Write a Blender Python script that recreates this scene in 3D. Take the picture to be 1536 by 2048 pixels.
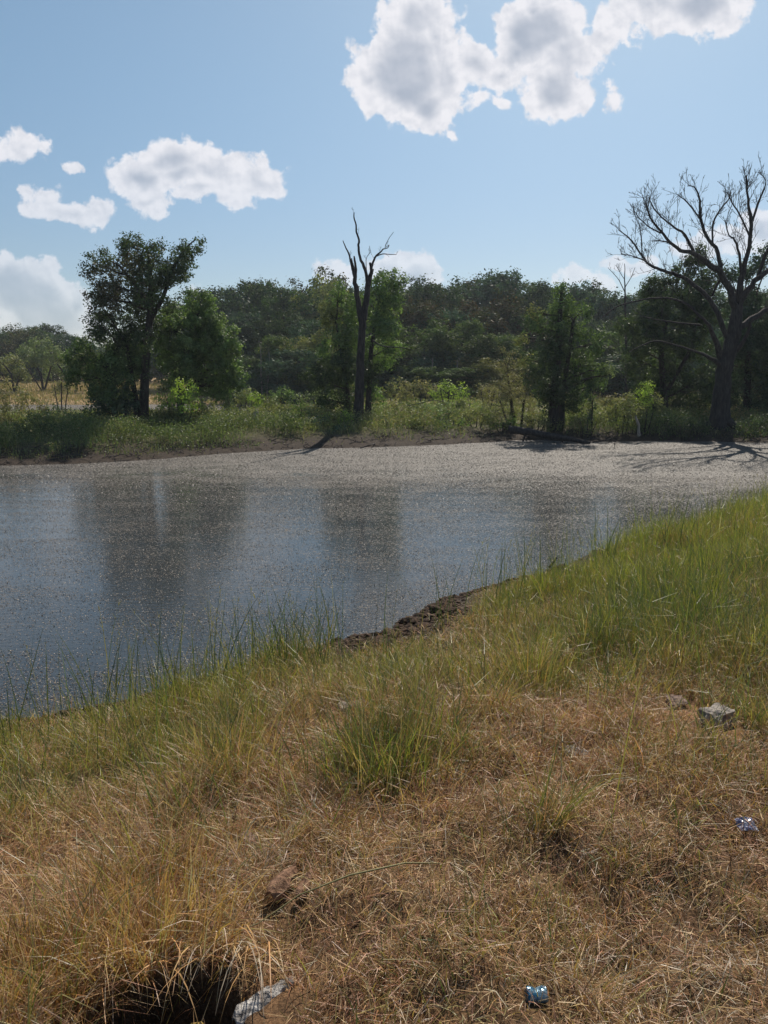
import bpy, bmesh, math, random
import numpy as np
from mathutils import Vector, Matrix

for o in list(bpy.data.objects):
    bpy.data.objects.remove(o)
SC = bpy.context.scene
COL = SC.collection
R = math.radians
rng = np.random.default_rng(11)
random.seed(5)

# ------------------------------------------------------------------ camera
F = 1547.0
PITCH = math.atan(279 / F)
CAMZ = 2.4
cam_d = bpy.data.cameras.new('camera')
cam = bpy.data.objects.new('camera', cam_d)
COL.objects.link(cam)
cam.location = (0, 0, CAMZ)
cam.rotation_euler = (R(90) - PITCH, 0, 0)
cam_d.sensor_fit = 'VERTICAL'
cam_d.sensor_height = 36
cam_d.lens = F / 2048 * 36
cam_d.clip_start = 0.05
cam_d.clip_end = 5000
SC.camera = cam

# ------------------------------------------------------------------ sun, sky, exposure
SUN_AZ, SUN_EL = R(17), R(43)          # azimuth clockwise from +Y
SKY_STRENGTH = 0.103
SUN_STRENGTH = 4.9
EXPOSURE = 0.15
HAZE = 0.00042
sun_dir = Vector((math.sin(SUN_AZ) * math.cos(SUN_EL), math.cos(SUN_AZ) * math.cos(SUN_EL), math.sin(SUN_EL)))
sl = bpy.data.lights.new('sun', 'SUN')
sl.energy = SUN_STRENGTH
sl.angle = R(0.5)
sl.color = (1.0, 0.92, 0.80)
so = bpy.data.objects.new('sun', sl)
COL.objects.link(so)
so.location = (20, 60, 60)
so.rotation_euler = (-sun_dir).to_track_quat('-Z', 'Y').to_euler()
SC.view_settings.view_transform = 'Standard'
SC.view_settings.look = 'None'
SC.view_settings.gamma = 1
SC.view_settings.use_curve_mapping = False
SC.view_settings.exposure = EXPOSURE
SC.cycles.max_bounces = 6
SC.cycles.diffuse_bounces = 3
SC.cycles.glossy_bounces = 3
SC.cycles.transmission_bounces = 3
SC.cycles.transparent_max_bounces = 6
SC.cycles.use_denoising = True
SC.cycles.use_adaptive_sampling = True
SC.cycles.volume_bounces = 0


def ray(px, py):
    x = (px - 768) / F
    u = (1024 - py) / F
    return Vector((x, math.cos(PITCH) + u * math.sin(PITCH), -math.sin(PITCH) + u * math.cos(PITCH)))


def at(px, py, Y):
    d = ray(px, py)
    return Vector((d.x / d.y * Y, Y, CAMZ + d.z / d.y * Y))


def on_z(px, py, z=0.0):
    d = ray(px, py)
    t = (z - CAMZ) / d.z
    return Vector((d.x * t, d.y * t, z))


class NT:
    """small helper to write node trees"""
    def __init__(self, tree):
        self.t = tree
        tree.nodes.clear()

    def n(self, kind, **kw):
        nd = self.t.nodes.new(kind)
        for k, v in kw.items():
            setattr(nd, k, v)
        return nd

    def put(self, sock, v):
        if v is None:
            return
        if isinstance(v, bpy.types.NodeSocket):
            self.t.links.new(v, sock)
        else:
            if sock.type == 'RGBA' and len(v) == 3:
                v = (*v, 1)
            sock.default_value = v

    def math(self, op, a, b=None, c=None, clamp=False):
        nd = self.n('ShaderNodeMath', operation=op, use_clamp=clamp)
        self.put(nd.inputs[0], a)
        self.put(nd.inputs[1], b)
        self.put(nd.inputs[2], c)
        return nd.outputs[0]

    def vmath(self, op, a, b=None, scale=None):
        nd = self.n('ShaderNodeVectorMath', operation=op)
        self.put(nd.inputs[0], a)
        self.put(nd.inputs[1], b)
        if scale is not None:
            self.put(nd.inputs['Scale'], scale)
        return nd.outputs['Value'] if op in ('LENGTH', 'DOT_PRODUCT') else nd.outputs[0]

    def noise(self, vec, scale, detail=4, rough=0.5, out='Fac'):
        nd = self.n('ShaderNodeTexNoise')
        self.put(nd.inputs['Vector'], vec)
        nd.inputs['Scale'].default_value = scale
        nd.inputs['Detail'].default_value = detail
        nd.inputs['Roughness'].default_value = rough
        return nd.outputs[out]

    def smooth(self, v, a, b, lo=0.0, hi=1.0):
        nd = self.n('ShaderNodeMapRange', interpolation_type='SMOOTHSTEP')
        self.put(nd.inputs[0], v)
        for i, q in enumerate((a, b, lo, hi)):
            nd.inputs[i + 1].default_value = q
        return nd.outputs[0]

    def mix(self, f, a, b, blend='MIX'):
        nd = self.n('ShaderNodeMix', data_type='RGBA', blend_type=blend)
        self.put(nd.inputs[0], f)
        self.put(nd.inputs[6], a)
        self.put(nd.inputs[7], b)
        return nd.outputs[2]


# sky with cumulus clouds given as directions
world = bpy.data.worlds.new('World')
SC.world = world
world.use_nodes = True
world.cycles.sampling_method = 'MANUAL'
world.cycles.sample_map_resolution = 512
w = NT(world.node_tree)
sky = w.n('ShaderNodeTexSky', sky_type='NISHITA')
sky.sun_disc = False
sky.sun_elevation = SUN_EL
sky.sun_rotation = SUN_AZ
sky.altitude = 200
sky.air_density = 1.0
sky.dust_density = 0.6
sky.ozone_density = 1.6
CLOUDS = [
    (810, 140, 105, 112), (840, 48, 74, 58), (855, 212, 62, 56), (745, 165, 48, 42), (888, 150, 42, 80), (880, 95, 44, 48),
    (950, 125, 50, 42), (1000, 148, 50, 34), (962, 197, 34, 14), (1012, 203, 30, 9), (906, 266, 10, 11),
    (1075, 60, 85, 72), (1040, 95, 58, 52), (1122, 180, 72, 56), (1135, 110, 74, 60), (1090, 205, 42, 30), (1190, 78, 70, 32),
    (1070, 8, 50, 36), (1225, 196, 15, 26), (1300, 10, 88, 46), (1400, 14, 95, 52), (1235, 45, 46, 32), (1345, 45, 45, 26),
    (1455, 25, 42, 34), (760, 12, 12, 14),
    (350, 318, 76, 46), (365, 352, 80, 34), (290, 348, 76, 40), (430, 345, 82, 42), (510, 348, 60, 34), (300, 398, 42, 28), (400, 385, 76, 22),
    (235, 345, 28, 28), (550, 365, 32, 18), (465, 390, 40, 16), (140, 325, 24, 8),
    (45, 293, 50, 26), (8, 305, 36, 17), (135, 420, 92, 24), (92, 388, 34, 26), (192, 412, 36, 22),
    (50, 590, 110, 70), (95, 645, 105, 85), (20, 560, 60, 44), (145, 610, 42, 56),
    (395, 575, 24, 18), (662, 550, 40, 30), (634, 530, 14, 18), (828, 552, 62, 50), (785, 545, 50, 40), (868, 560, 24, 28),
    (1150, 560, 50, 24), (1195, 572, 28, 12), (1265, 522, 60, 16), (1300, 512, 30, 16), (1400, 492, 70, 24), (1470, 470, 60, 32),
    (1530, 455, 60, 40), (-150, 250, 120, 50), (1750, 150, 130, 70), (1120, -90, 120, 60), (620, -160, 120, 50),
]
tc = w.n('ShaderNodeTexCoord')
sep = w.n('ShaderNodeSeparateXYZ')
w.put(sep.inputs[0], tc.outputs['Generated'])
yy = w.math('MAXIMUM', sep.outputs[1], 0.02)
# thin humid veil: a little less blue-green and dimmer towards the horizon
skycol = w.mix(1.0, sky.outputs[0], w.mix(w.smooth(sep.outputs[2], 0.0, 0.40), (0.60, 0.62, 0.67), (0.80, 0.88, 0.83)), 'MULTIPLY')
comb = w.n('ShaderNodeCombineXYZ')
w.put(comb.inputs[0], w.math('DIVIDE', sep.outputs[0], yy))
w.put(comb.inputs[1], w.math('DIVIDE', sep.outputs[2], yy))
uv = comb.outputs[0]
warp = w.vmath('SCALE', w.vmath('SUBTRACT', w.noise(uv, 14, 3, 0.5, 'Color'), (0.5, 0.5, 0.5)), scale=0.045)
uvw = w.vmath('ADD', uv, warp)
acc = None
for (cx, cy, rx, ry) in CLOUDS:
    d0 = ray(cx, cy)
    u0, v0 = d0.x / d0.y, d0.z / d0.y
    k = max(0.3, min(1.5, (rx * ry) ** 0.5 / 55))
    q = w.vmath('MULTIPLY', w.vmath('SUBTRACT', uvw, (u0, v0, 0)), (F / rx, F / ry, 0))
    ln = w.vmath('LENGTH', q)
    g = w.math('MULTIPLY_ADD', ln, -k, k)
    if acc is None:
        acc = g
    else:
        nd = w.n('ShaderNodeMath', operation='SMOOTH_MAX')
        w.put(nd.inputs[0], acc)
        w.put(nd.inputs[1], g)
        nd.inputs[2].default_value = 0.18
        acc = nd.outputs[0]
n1 = w.noise(uv, 30, 9, 0.62)
n0 = w.noise(uv, 9, 3, 0.5)
n2 = w.noise(uv, 34, 6, 0.55)
n2b = w.noise(w.vmath('ADD', uv, (0.003, 0.006, 0)), 34, 6, 0.55)
vor = w.n('ShaderNodeTexVoronoi', feature='SMOOTH_F1')
w.put(vor.inputs['Vector'], w.vmath('ADD', uv, w.vmath('SCALE', w.noise(uv, 60, 3, 0.5, 'Color'), scale=0.02)))
vor.inputs['Scale'].default_value = 42
vor.inputs['Smoothness'].default_value = 0.4
bump = w.math('MULTIPLY_ADD', vor.outputs['Distance'], -0.40, 0.26)
f = w.math('ADD', acc, w.math('ADD', w.math('MULTIPLY', w.math('SUBTRACT', n1, 0.5), 1.65), bump))
cover = w.math('POWER', w.smooth(f, 0.0, 0.26), 1.0)
thick = w.smooth(w.math('ADD', acc, w.math('MULTIPLY', w.math('SUBTRACT', n1, 0.5), 0.22)), 0.32, 1.0)
thick = w.math('MULTIPLY', thick, w.smooth(n0, 0.30, 0.62, 0.35, 1.0))
relief = w.math('MULTIPLY', w.math('MULTIPLY', w.math('SUBTRACT', n2, n2b), 1.5), w.math('MULTIPLY_ADD', thick, -0.75, 1.0))
lit = w.math('ADD', w.math('SUBTRACT', 0.93, w.math('MULTIPLY', thick, 0.78)), relief, clamp=True)
ccol = w.mix(lit, (0.33, 0.385, 0.48), (0.78, 0.78, 0.82))
# clouds low over the horizon take on the colour of the air in front of them
low = w.smooth(sep.outputs[2], 0.05, 0.30, 0.45, 0.0)
bg1 = w.n('ShaderNodeBackground')
w.put(bg1.inputs[0], skycol)
bg1.inputs[1].default_value = SKY_STRENGTH
bg2 = w.n('ShaderNodeBackground')
w.put(bg2.inputs[0], ccol)
bg2.inputs[1].default_value = 1.0
ms = w.n('ShaderNodeMixShader')
w.put(ms.inputs[0], w.math('MULTIPLY', cover, w.math('SUBTRACT', 1.0, low)))
w.put(ms.inputs[1], bg1.outputs[0])
w.put(ms.inputs[2], bg2.outputs[0])
wo = w.n('ShaderNodeOutputWorld')
w.put(wo.inputs[0], ms.outputs[0])

# ------------------------------------------------------------------ mesh helpers


def link(name, me, mats, parent=None):
    o = bpy.data.objects.new(name, me)
    COL.objects.link(o)
    for m in (mats if isinstance(mats, (list, tuple)) else [mats]):
        me.materials.append(m)
    if parent is not None:
        o.parent = parent
    return o


def quads(name, v, f, mat, parent=None, col=None, smooth=False):
    """v (N,3), f (M,4) or (M,3) index array, col (N,3)"""
    v = np.ascontiguousarray(v, dtype=np.float32)
    f = np.ascontiguousarray(f, dtype=np.int32)
    me = bpy.data.meshes.new(name)
    me.vertices.add(len(v))
    me.vertices.foreach_set('co', v.ravel())
    k = f.shape[1]
    me.loops.add(f.size)
    me.loops.foreach_set('vertex_index', f.ravel())
    me.polygons.add(len(f))
    me.polygons.foreach_set('loop_start', np.arange(0, f.size, k, dtype=np.int32))
    me.polygons.foreach_set('use_smooth', np.full(len(f), smooth, dtype=bool))
    me.update(calc_edges=True)
    if col is not None:
        a = me.color_attributes.new('Col', 'FLOAT_COLOR', 'POINT')
        c = np.ones((len(v), 4), dtype=np.float32)
        c[:, :3] = col
        a.data.foreach_set('color', c.ravel())
    return link(name, me, mat, parent)


def tag(o, label=None, cat=None, group=None, kind=None):
    if label:
        o['label'] = label
    if cat:
        o['category'] = cat
    if group:
        o['group'] = group
    if kind:
        o['kind'] = kind
    return o


def empty(name, loc, label=None, cat=None, group=None):
    o = bpy.data.objects.new(name, None)
    COL.objects.link(o)
    o.location = loc
    o.empty_display_size = 0.2
    return tag(o, label, cat, group)


class Tubes:
    def __init__(self):
        self.v, self.f, self.n = [], [], 0

    def add(self, pts, rad, sides=6, cap=True):
        P = np.array([tuple(p) for p in pts], dtype=float)
        rad = np.array(rad, dtype=float)
        if len(P) < 2:
            return
        T = np.gradient(P, axis=0)
        T /= (np.linalg.norm(T, axis=1, keepdims=True) + 1e-9)
        ref = np.array([0.31, 0.9, 0.12]) if abs(T[0][1]) < 0.8 else np.array([0.9, 0.1, 0.2])
        A = np.cross(T, ref)
        A /= (np.linalg.norm(A, axis=1, keepdims=True) + 1e-9)
        B = np.cross(T, A)
        th = np.arange(sides) / sides * 2 * np.pi
        ring = (A[:, None, :] * np.cos(th)[None, :, None] + B[:, None, :] * np.sin(th)[None, :, None]) * rad[:, None, None]
        V = (P[:, None, :] + ring).reshape(-1, 3)
        m = len(P)
        i = np.arange(m - 1)[:, None] * sides
        j = np.arange(sides)[None, :]
        j2 = (j + 1) % sides
        Fq = np.stack([i + j, i + j2, i + sides + j2, i + sides + j], -1).reshape(-1, 4) + self.n
        self.v.append(V)
        self.f.append(Fq)
        self.n += len(V)

    def build(self, name, mat, parent=None, smooth=True):
        if not self.v:
            return None
        return quads(name, np.concatenate(self.v), np.concatenate(self.f), mat, parent, smooth=smooth)


def vnoise(x, y, seed=0):
    xi = np.floor(x).astype(np.int64)
    yi = np.floor(y).astype(np.int64)
    fx, fy = x - xi, y - yi
    fx = fx * fx * (3 - 2 * fx)
    fy = fy * fy * (3 - 2 * fy)

    def h(a, b):
        n = (a * 374761393 + b * 668265263 + seed * 974634777) & 0x7fffffff
        n = ((n ^ (n >> 13)) * 1274126177) & 0x7fffffff
        n = n ^ (n >> 16)
        return (n & 0xffff) / 65535.0
    return (h(xi, yi) * (1 - fx) + h(xi + 1, yi) * fx) * (1 - fy) + (h(xi, yi + 1) * (1 - fx) + h(xi + 1, yi + 1) * fx) * fy


def fbm(x, y, seed=0, o=3):
    s, a, t = 0, 1.0, 0
    for k in range(o):
        s = s + a * vnoise(x * 2 ** k, y * 2 ** k, seed + k)
        t += a
        a *= 0.5
    return s / t


# ------------------------------------------------------------------ materials
def mat(name):
    m = bpy.data.materials.new(name)
    m.use_nodes = True
    return m, NT(m.node_tree)


def foliage_mat(name, trans=0.38, gloss=0.05, rough=0.4, vary=0.0):
    m, t = mat(name)
    a = t.n('ShaderNodeAttribute', attribute_name='Col')
    c = a.outputs['Color']
    if vary:
        oi = t.n('ShaderNodeObjectInfo')
        hs = t.n('ShaderNodeHueSaturation')
        t.put(hs.inputs['Hue'], t.math('MULTIPLY_ADD', oi.outputs['Random'], 0.06, 0.465))
        t.put(hs.inputs['Value'], t.math('MULTIPLY_ADD', oi.outputs['Random'], vary, 0.92 - vary / 2))
        hs.inputs['Saturation'].default_value = 1.1
        t.put(hs.inputs['Color'], c)
        c = hs.outputs[0]
    d = t.n('ShaderNodeBsdfDiffuse')
    t.put(d.inputs[0], c)
    tr = t.n('ShaderNodeBsdfTranslucent')
    t.put(tr.inputs[0], t.mix(1.0, c, (1.0, 1.15, 0.6), 'MULTIPLY'))
    g = t.n('ShaderNodeBsdfGlossy')
    g.inputs['Roughness'].default_value = rough
    m1 = t.n('ShaderNodeMixShader')
    m1.inputs[0].default_value = trans
    t.put(m1.inputs[1], d.outputs[0])
    t.put(m1.inputs[2], tr.outputs[0])
    m2 = t.n('ShaderNodeMixShader')
    m2.inputs[0].default_value = gloss
    t.put(m2.inputs[1], m1.outputs[0])
    t.put(m2.inputs[2], g.outputs[0])
    o = t.n('ShaderNodeOutputMaterial')
    t.put(o.inputs[0], m2.outputs[0])
    return m


M_leaf = foliage_mat('leaf', 0.36, 0.035, 0.5)
M_forest = foliage_mat('forest_leaf', 0.28, 0.02, 0.5, vary=0.6)
M_grass = foliage_mat('grass_blade', 0.36, 0.05, 0.45)
M_straw = foliage_mat('straw_blade', 0.25, 0.035, 0.5)


def bark_mat(name, c1, c2, sc=6.0, bump=0.6):
    m, t = mat(name)
    tcn = t.n('ShaderNodeTexCoord')
    mp = t.n('ShaderNodeMapping')
    mp.inputs['Scale'].default_value = (1, 1, 0.22)
    t.put(mp.inputs[0], tcn.outputs['Object'])
    n = t.noise(mp.outputs[0], sc * 3, 6, 0.65)
    n2 = t.noise(tcn.outputs['Object'], sc * 0.4, 3, 0.5)
    c = t.mix(t.smooth(n, 0.35, 0.68), c1, c2)
    c = t.mix(t.math('MULTIPLY', n2, 0.5), c, c1)
    b = t.n('ShaderNodeBump')
    b.inputs['Strength'].default_value = bump
    b.inputs['Distance'].default_value = 0.04
    t.put(b.inputs['Height'], n)
    p = t.n('ShaderNodeBsdfPrincipled')
    t.put(p.inputs['Base Color'], c)
    p.inputs['Roughness'].default_value = 0.9
    p.inputs['Specular IOR Level'].default_value = 0.2
    t.put(p.inputs['Normal'], b.outputs[0])
    o = t.n('ShaderNodeOutputMaterial')
    t.put(o.inputs[0], p.outputs[0])
    return m


M_bark = bark_mat('bark', (0.03, 0.025, 0.022), (0.09, 0.072, 0.06))
M_dead = bark_mat('dead_wood', (0.028, 0.024, 0.024), (0.085, 0.072, 0.066))
M_pale = bark_mat('pale_wood', (0.20, 0.17, 0.14), (0.42, 0.37, 0.32))
M_greybark = bark_mat('weathered_bark', (0.10, 0.09, 0.085), (0.80, 0.76, 0.72), 7.0, 1.0)


def rough_mat(name, c1, c2, sc, bump=0.5, rough=0.9, dist=0.02, spec=0.25):
    m, t = mat(name)
    tcn = t.n('ShaderNodeTexCoord')
    n = t.noise(tcn.outputs['Object'], sc, 6, 0.6)
    n2 = t.noise(tcn.outputs['Object'], sc * 5, 4, 0.6)
    c = t.mix(t.smooth(n, 0.35, 0.65), c1, c2)
    c = t.mix(0.35, c, t.mix(n2, (0, 0, 0), c2))
    b = t.n('ShaderNodeBump')
    b.inputs['Strength'].default_value = bump
    b.inputs['Distance'].default_value = dist
    t.put(b.inputs['Height'], t.math('ADD', n, t.math('MULTIPLY', n2, 0.5)))
    p = t.n('ShaderNodeBsdfPrincipled')
    t.put(p.inputs['Base Color'], c)
    p.inputs['Roughness'].default_value = rough
    p.inputs['Specular IOR Level'].default_value = spec
    t.put(p.inputs['Normal'], b.outputs[0])
    o = t.n('ShaderNodeOutputMaterial')
    t.put(o.inputs[0], p.outputs[0])
    return m


M_stone = rough_mat('limestone', (0.15, 0.13, 0.115), (0.46, 0.40, 0.35), 14, 0.8, 0.85)
M_mud = rough_mat('mud', (0.035, 0.023, 0.017), (0.13, 0.082, 0.055), 25, 0.9, 0.9, 0.02, 0.12)

# ------------------------------------------------------------------ terrain
NEAR = [(-900, 1500), (-500, 1480), (-200, 1462), (0, 1448), (200, 1420), (340, 1375), (500, 1325), (640, 1296), (760, 1268), (830, 1236), (900, 1196),
        (1000, 1168), (1090, 1152), (1170, 1112), (1300, 1080), (1420, 1046), (1536, 1006), (1660, 975), (1800, 950)]
FAR = [(2400, 893), (2100, 888), (1800, 886), (1536, 886), (1330, 882), (1200, 884), (1050, 880), (980, 885), (850, 891), (700, 896), (600, 898),
       (440, 908), (300, 920), (150, 928), (0, 932), (-200, 936), (-500, 940)]
POND = np.array([tuple(on_z(a, b))[:2] for a, b in NEAR] + [(21, 22), (34, 24.5)] + [tuple(on_z(a, b))[:2] for a, b in FAR]
                + [(-26, 20), (-30, 10), (-14, 3.0)])
POND2 = np.array([(-70, 47.5), (-30, 47.0), (-19, 47.5), (-13, 47.0), (-7, 48.0), (-4.0, 50.5), (-6, 55), (-14, 57.5), (-22, 56.5), (-40, 58), (-70, 58)])


def sdist(x, y, poly):
    """signed distance to a polygon, positive outside"""
    d = np.full(x.shape, 1e9)
    inside = np.zeros(x.shape, dtype=bool)
    n = len(poly)
    for i in range(n):
        ax, ay = poly[i]
        bx, by = poly[(i + 1) % n]
        ex, ey = bx - ax, by - ay
        t = np.clip(((x - ax) * ex + (y - ay) * ey) / (ex * ex + ey * ey), 0, 1)
        d = np.minimum(d, np.hypot(x - ax - t * ex, y - ay - t * ey))
        c = ((ay > y) != (by > y))
        with np.errstate(divide='ignore', invalid='ignore'):
            xi = (bx - ax) * (y - ay) / (by - ay + 1e-12) + ax
        inside ^= c & (x < xi)
    return np.where(inside, -d, d)


def sst(x, a, b):
    t = np.clip((x - a) / (b - a), 0, 1)
    return t * t * (3 - 2 * t)


HOLE = on_z(330, 2035, 0.72)


def near_side(x, y):
    return y < 16 + 0.15 * x


def pond_d(x, y):
    return sdist(x, y, POND) + (fbm(x * 2.3, y * 2.3, 5) - 0.5) * 0.35


def gz(x, y):
    x = np.atleast_1d(np.asarray(x, dtype=float))
    y = np.atleast_1d(np.asarray(y, dtype=float))
    d = pond_d(x, y)
    d2 = sdist(x, y, POND2) + (fbm(x * 0.8, y * 0.8, 9) - 0.5) * 1.0
    near = near_side(x, y)
    hn = 0.05 * sst(d, 0, 0.12) + 0.16 * sst(d, 0.1, 1.2) + 0.54 * sst(d, 0.4, 4.2)
    hf = 0.10 * sst(d, 0, 0.5) + 0.32 * sst(d, 0.3, 2.6) + 0.10 * sst(d, 3, 14)
    h = np.where(near, hn, hf)
    h = np.where(d < 0, np.maximum(d * 0.35, -0.6), h)
    m2 = sst(d2, 0, 3.0)
    h = np.where(near, h, np.where(d2 < 0, -0.3, h * m2 + 0.02 * (1 - m2)))
    rough = (fbm(x * 0.7, y * 0.7, 1) - 0.5) * 0.16 + (fbm(x * 4, y * 4, 2) - 0.5) * 0.11 + (fbm(x * 11, y * 11, 3) - 0.5) * 0.05
    h = h + rough * sst(d, 0.15, 1.5) * np.where(near, 1.0, m2)
    h = h - np.where(near, 0, 1) * 0.30 * sst(y, 29, 37) * (1 - sst(y, 60, 70)) * sst(-x, 3, 8) * (d2 > 0)
    # slow rise of the meadow beyond the second pond, up to the wood
    h = h + sst(y, 60, 130) * 0.9 + sst(y, 130, 700) * 3
    # eroded pit below the straw tussock at the photographer's feet
    hx = (x - HOLE.x) / 0.20
    hy = (y - HOLE.y + 0.02) / 0.16
    h = h - 0.20 * (1 - sst(np.sqrt(hx * hx + hy * hy), 0.55, 1.15))
    return h


def gz1(x, y):
    return float(gz(x, y)[0])


def drop(px, py, z0=0.5, it=6):
    """point where the ground is, seen along this direction of the photograph"""
    z = z0
    for _ in range(it):
        p = on_z(px, py, z)
        z = 0.5 * z + 0.5 * gz1(p.x, p.y)
    p = on_z(px, py, z)
    return Vector((p.x, p.y, gz1(p.x, p.y)))


nx, ny = 520, 620
ys = np.concatenate([np.linspace(-14, 1.0, 40)[:-1], np.geomspace(3.0, 402, ny - 39) - 2.0])
us = np.linspace(-1, 1, nx)
us = np.sign(us) * np.abs(us) ** 1.15
Yg, Ug = np.meshgrid(ys, us, indexing='ij')
Xg = Ug * (np.maximum(Yg, 0) * 1.5 + 9)
Zg = gz(Xg.ravel(), Yg.ravel())
gv = np.stack([Xg.ravel(), Yg.ravel(), Zg], 1)
ii = np.arange(ny - 1)[:, None] * nx
jj = np.arange(nx - 1)[None, :]
gf = np.stack([ii + jj, ii + jj + 1, ii + nx + jj + 1, ii + nx + jj], -1).reshape(-1, 4)
dg = pond_d(gv[:, 0], gv[:, 1])
x_, y_ = gv[:, 0], gv[:, 1]
near = near_side(x_, y_)
thatch = np.array([0.19, 0.11, 0.06])
greenfl = np.array([0.07, 0.075, 0.032])
mudc = np.array([0.055, 0.042, 0.034])
fargr = np.array([0.10, 0.10, 0.045])
mead = np.array([0.34, 0.24, 0.13])
k = sst(fbm(x_ * 0.9, y_ * 0.9, 21), 0.35, 0.65)[:, None]
cn = thatch * (1 - k) + thatch * np.array([0.7, 0.75, 0.8]) * k
gmix = (sst(y_ + 0.25 * x_ + (fbm(x_, y_, 31) - .5) * 2, 4.2, 6.2))[:, None]
cn = cn * (1 - gmix) + greenfl * gmix
wet = (1 - sst(dg - .55 * ((x_ < 0.85) & (x_ > -0.5)), 0.25, 0.9))[:, None]
cn = cn * (1 - wet) + mudc * wet
mk = sst(fbm(x_ * 0.12, y_ * 0.12, 41) + 0.35 * sst(-x_ - y_ * 0.25, 0, 8) + .12 * sst(y_, 44, 55), 0.42, 0.62)[:, None] * sst(y_, 38, 52)[:, None]
cf = fargr * (1 - mk) + mead * mk
wetf = (1 - sst(dg, 0.8, 2.6))[:, None]
cf = cf * (1 - wetf) + mudc * 0.9 * wetf
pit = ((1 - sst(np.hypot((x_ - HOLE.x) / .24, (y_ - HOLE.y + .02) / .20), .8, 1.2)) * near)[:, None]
cn = cn * (1 - pit) + np.array([0.065, 0.045, 0.032]) * pit  # soil tone darkened inside the pit to add to its shade
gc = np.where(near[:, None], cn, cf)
mg, t = mat('ground')
a = t.n('ShaderNodeAttribute', attribute_name='Col')
tcn = t.n('ShaderNodeTexCoord')
nn = t.noise(tcn.outputs['Object'], 9, 8, 0.7)
n3 = t.noise(tcn.outputs['Object'], 90, 4, 0.7)
c = t.mix(1.0, a.outputs['Color'], t.mix(t.smooth(nn, 0.3, 0.7), (0.55, 0.55, 0.55), (1.35, 1.3, 1.25)), 'MULTIPLY')
c = t.mix(1.0, c, t.mix(t.smooth(n3, 0.35, 0.65), (0.6, 0.58, 0.55), (1.4, 1.38, 1.3)), 'MULTIPLY')
b = t.n('ShaderNodeBump')
b.inputs['Strength'].default_value = 0.8
b.inputs['Distance'].default_value = 0.02
t.put(b.inputs['Height'], t.math('ADD', nn, t.math('MULTIPLY', n3, 0.4)))
p = t.n('ShaderNodeBsdfPrincipled')
t.put(p.inputs['Base Color'], c)
p.inputs['Roughness'].default_value = 0.95
p.inputs['Specular IOR Level'].default_value = 0.15
t.put(p.inputs['Normal'], b.outputs[0])
o = t.n('ShaderNodeOutputMaterial')
t.put(o.inputs[0], p.outputs[0])
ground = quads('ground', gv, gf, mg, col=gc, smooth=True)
tag(ground, kind='structure')

# ------------------------------------------------------------------ water
mw, t = mat('pond_water')
tcn = t.n('ShaderNodeTexCoord')
geo = tcn.outputs['Object']
sp = t.n('ShaderNodeSeparateXYZ')
t.put(sp.inputs[0], geo)
mp = t.n('ShaderNodeMapping')
mp.inputs['Scale'].default_value = (0.55, 1.0, 1)
t.put(mp.inputs[0], geo)
fine = t.noise(mp.outputs[0], 26, 5, 0.75)
clump = t.noise(mp.outputs[0], 1.6, 5, 0.6)
patch = t.noise(geo, 0.22, 3, 0.5)
# floating weed lies thick under the far bank and thins out towards the near one
edge = t.math('ADD', sp.outputs[1], t.math('MULTIPLY', t.math('SUBTRACT', patch, 0.5), 7.0))
edge = t.math('ADD', edge, t.math('MULTIPLY', sp.outputs[0], 0.16))
thickm = t.smooth(edge, 14.5, 20.5)
lo = t.smooth(edge, 4, 16, 0.05, 0.12)
cov = t.math('ADD', t.math('ADD', t.math('MULTIPLY', thickm, 0.13), lo), t.math('MULTIPLY', t.math('SUBTRACT', clump, 0.5), 0.26))
mask = t.smooth(t.math('ADD', t.math('SUBTRACT', fine, 0.66), cov), -0.01, 0.05)
wc = t.mix(t.noise(mp.outputs[0], 60, 2, 0.5), (0.04, 0.034, 0.030), (0.19, 0.165, 0.14))
wd = t.n('ShaderNodeBsdfPrincipled')
t.put(wd.inputs['Base Color'], wc)
wd.inputs['Roughness'].default_value = 0.7
wd.inputs['Specular IOR Level'].default_value = 0.25
bm_ = t.n('ShaderNodeBump')
bm_.inputs['Strength'].default_value = 0.7
bm_.inputs['Distance'].default_value = 0.01
t.put(bm_.inputs['Height'], t.noise(mp.outputs[0], 45, 3, 0.6))
t.put(wd.inputs['Normal'], bm_.outputs[0])
wt = t.n('ShaderNodeBsdfPrincipled')
wt.inputs['Base Color'].default_value = (0.042, 0.048, 0.052, 1)
wt.inputs['Roughness'].default_value = 0.075
wt.inputs['IOR'].default_value = 1.33
b2 = t.n('ShaderNodeBump')
b2.inputs['Strength'].default_value = 0.15
b2.inputs['Distance'].default_value = 0.02
mp2 = t.n('ShaderNodeMapping')
mp2.inputs['Scale'].default_value = (0.45, 1.0, 1)
t.put(mp2.inputs[0], geo)
t.put(b2.inputs['Height'], t.noise(mp2.outputs[0], 16, 4, 0.6))
t.put(wt.inputs['Normal'], b2.outputs[0])
mx = t.n('ShaderNodeMixShader')
t.put(mx.inputs[0], mask)
t.put(mx.inputs[1], wt.outputs[0])
t.put(mx.inputs[2], wd.outputs[0])
o = t.n('ShaderNodeOutputMaterial')
t.put(o.inputs[0], mx.outputs[0])


def sheet(name, x0, x1, y0, y1, z, m):
    v = [(x0, y0, z), (x1, y0, z), (x1, y1, z), (x0, y1, z)]
    return quads(name, v, [(0, 1, 2, 3)], m)


tag(sheet('pond_water', -40, 60, 0.8, 36, 0.0, mw), kind='structure')
mw2 = mw
tag(sheet('far_pond_water', -90, 2, 44, 62, 0.03, mw2), kind='structure')

# floating bits of weed, each a small tilted flake


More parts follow.
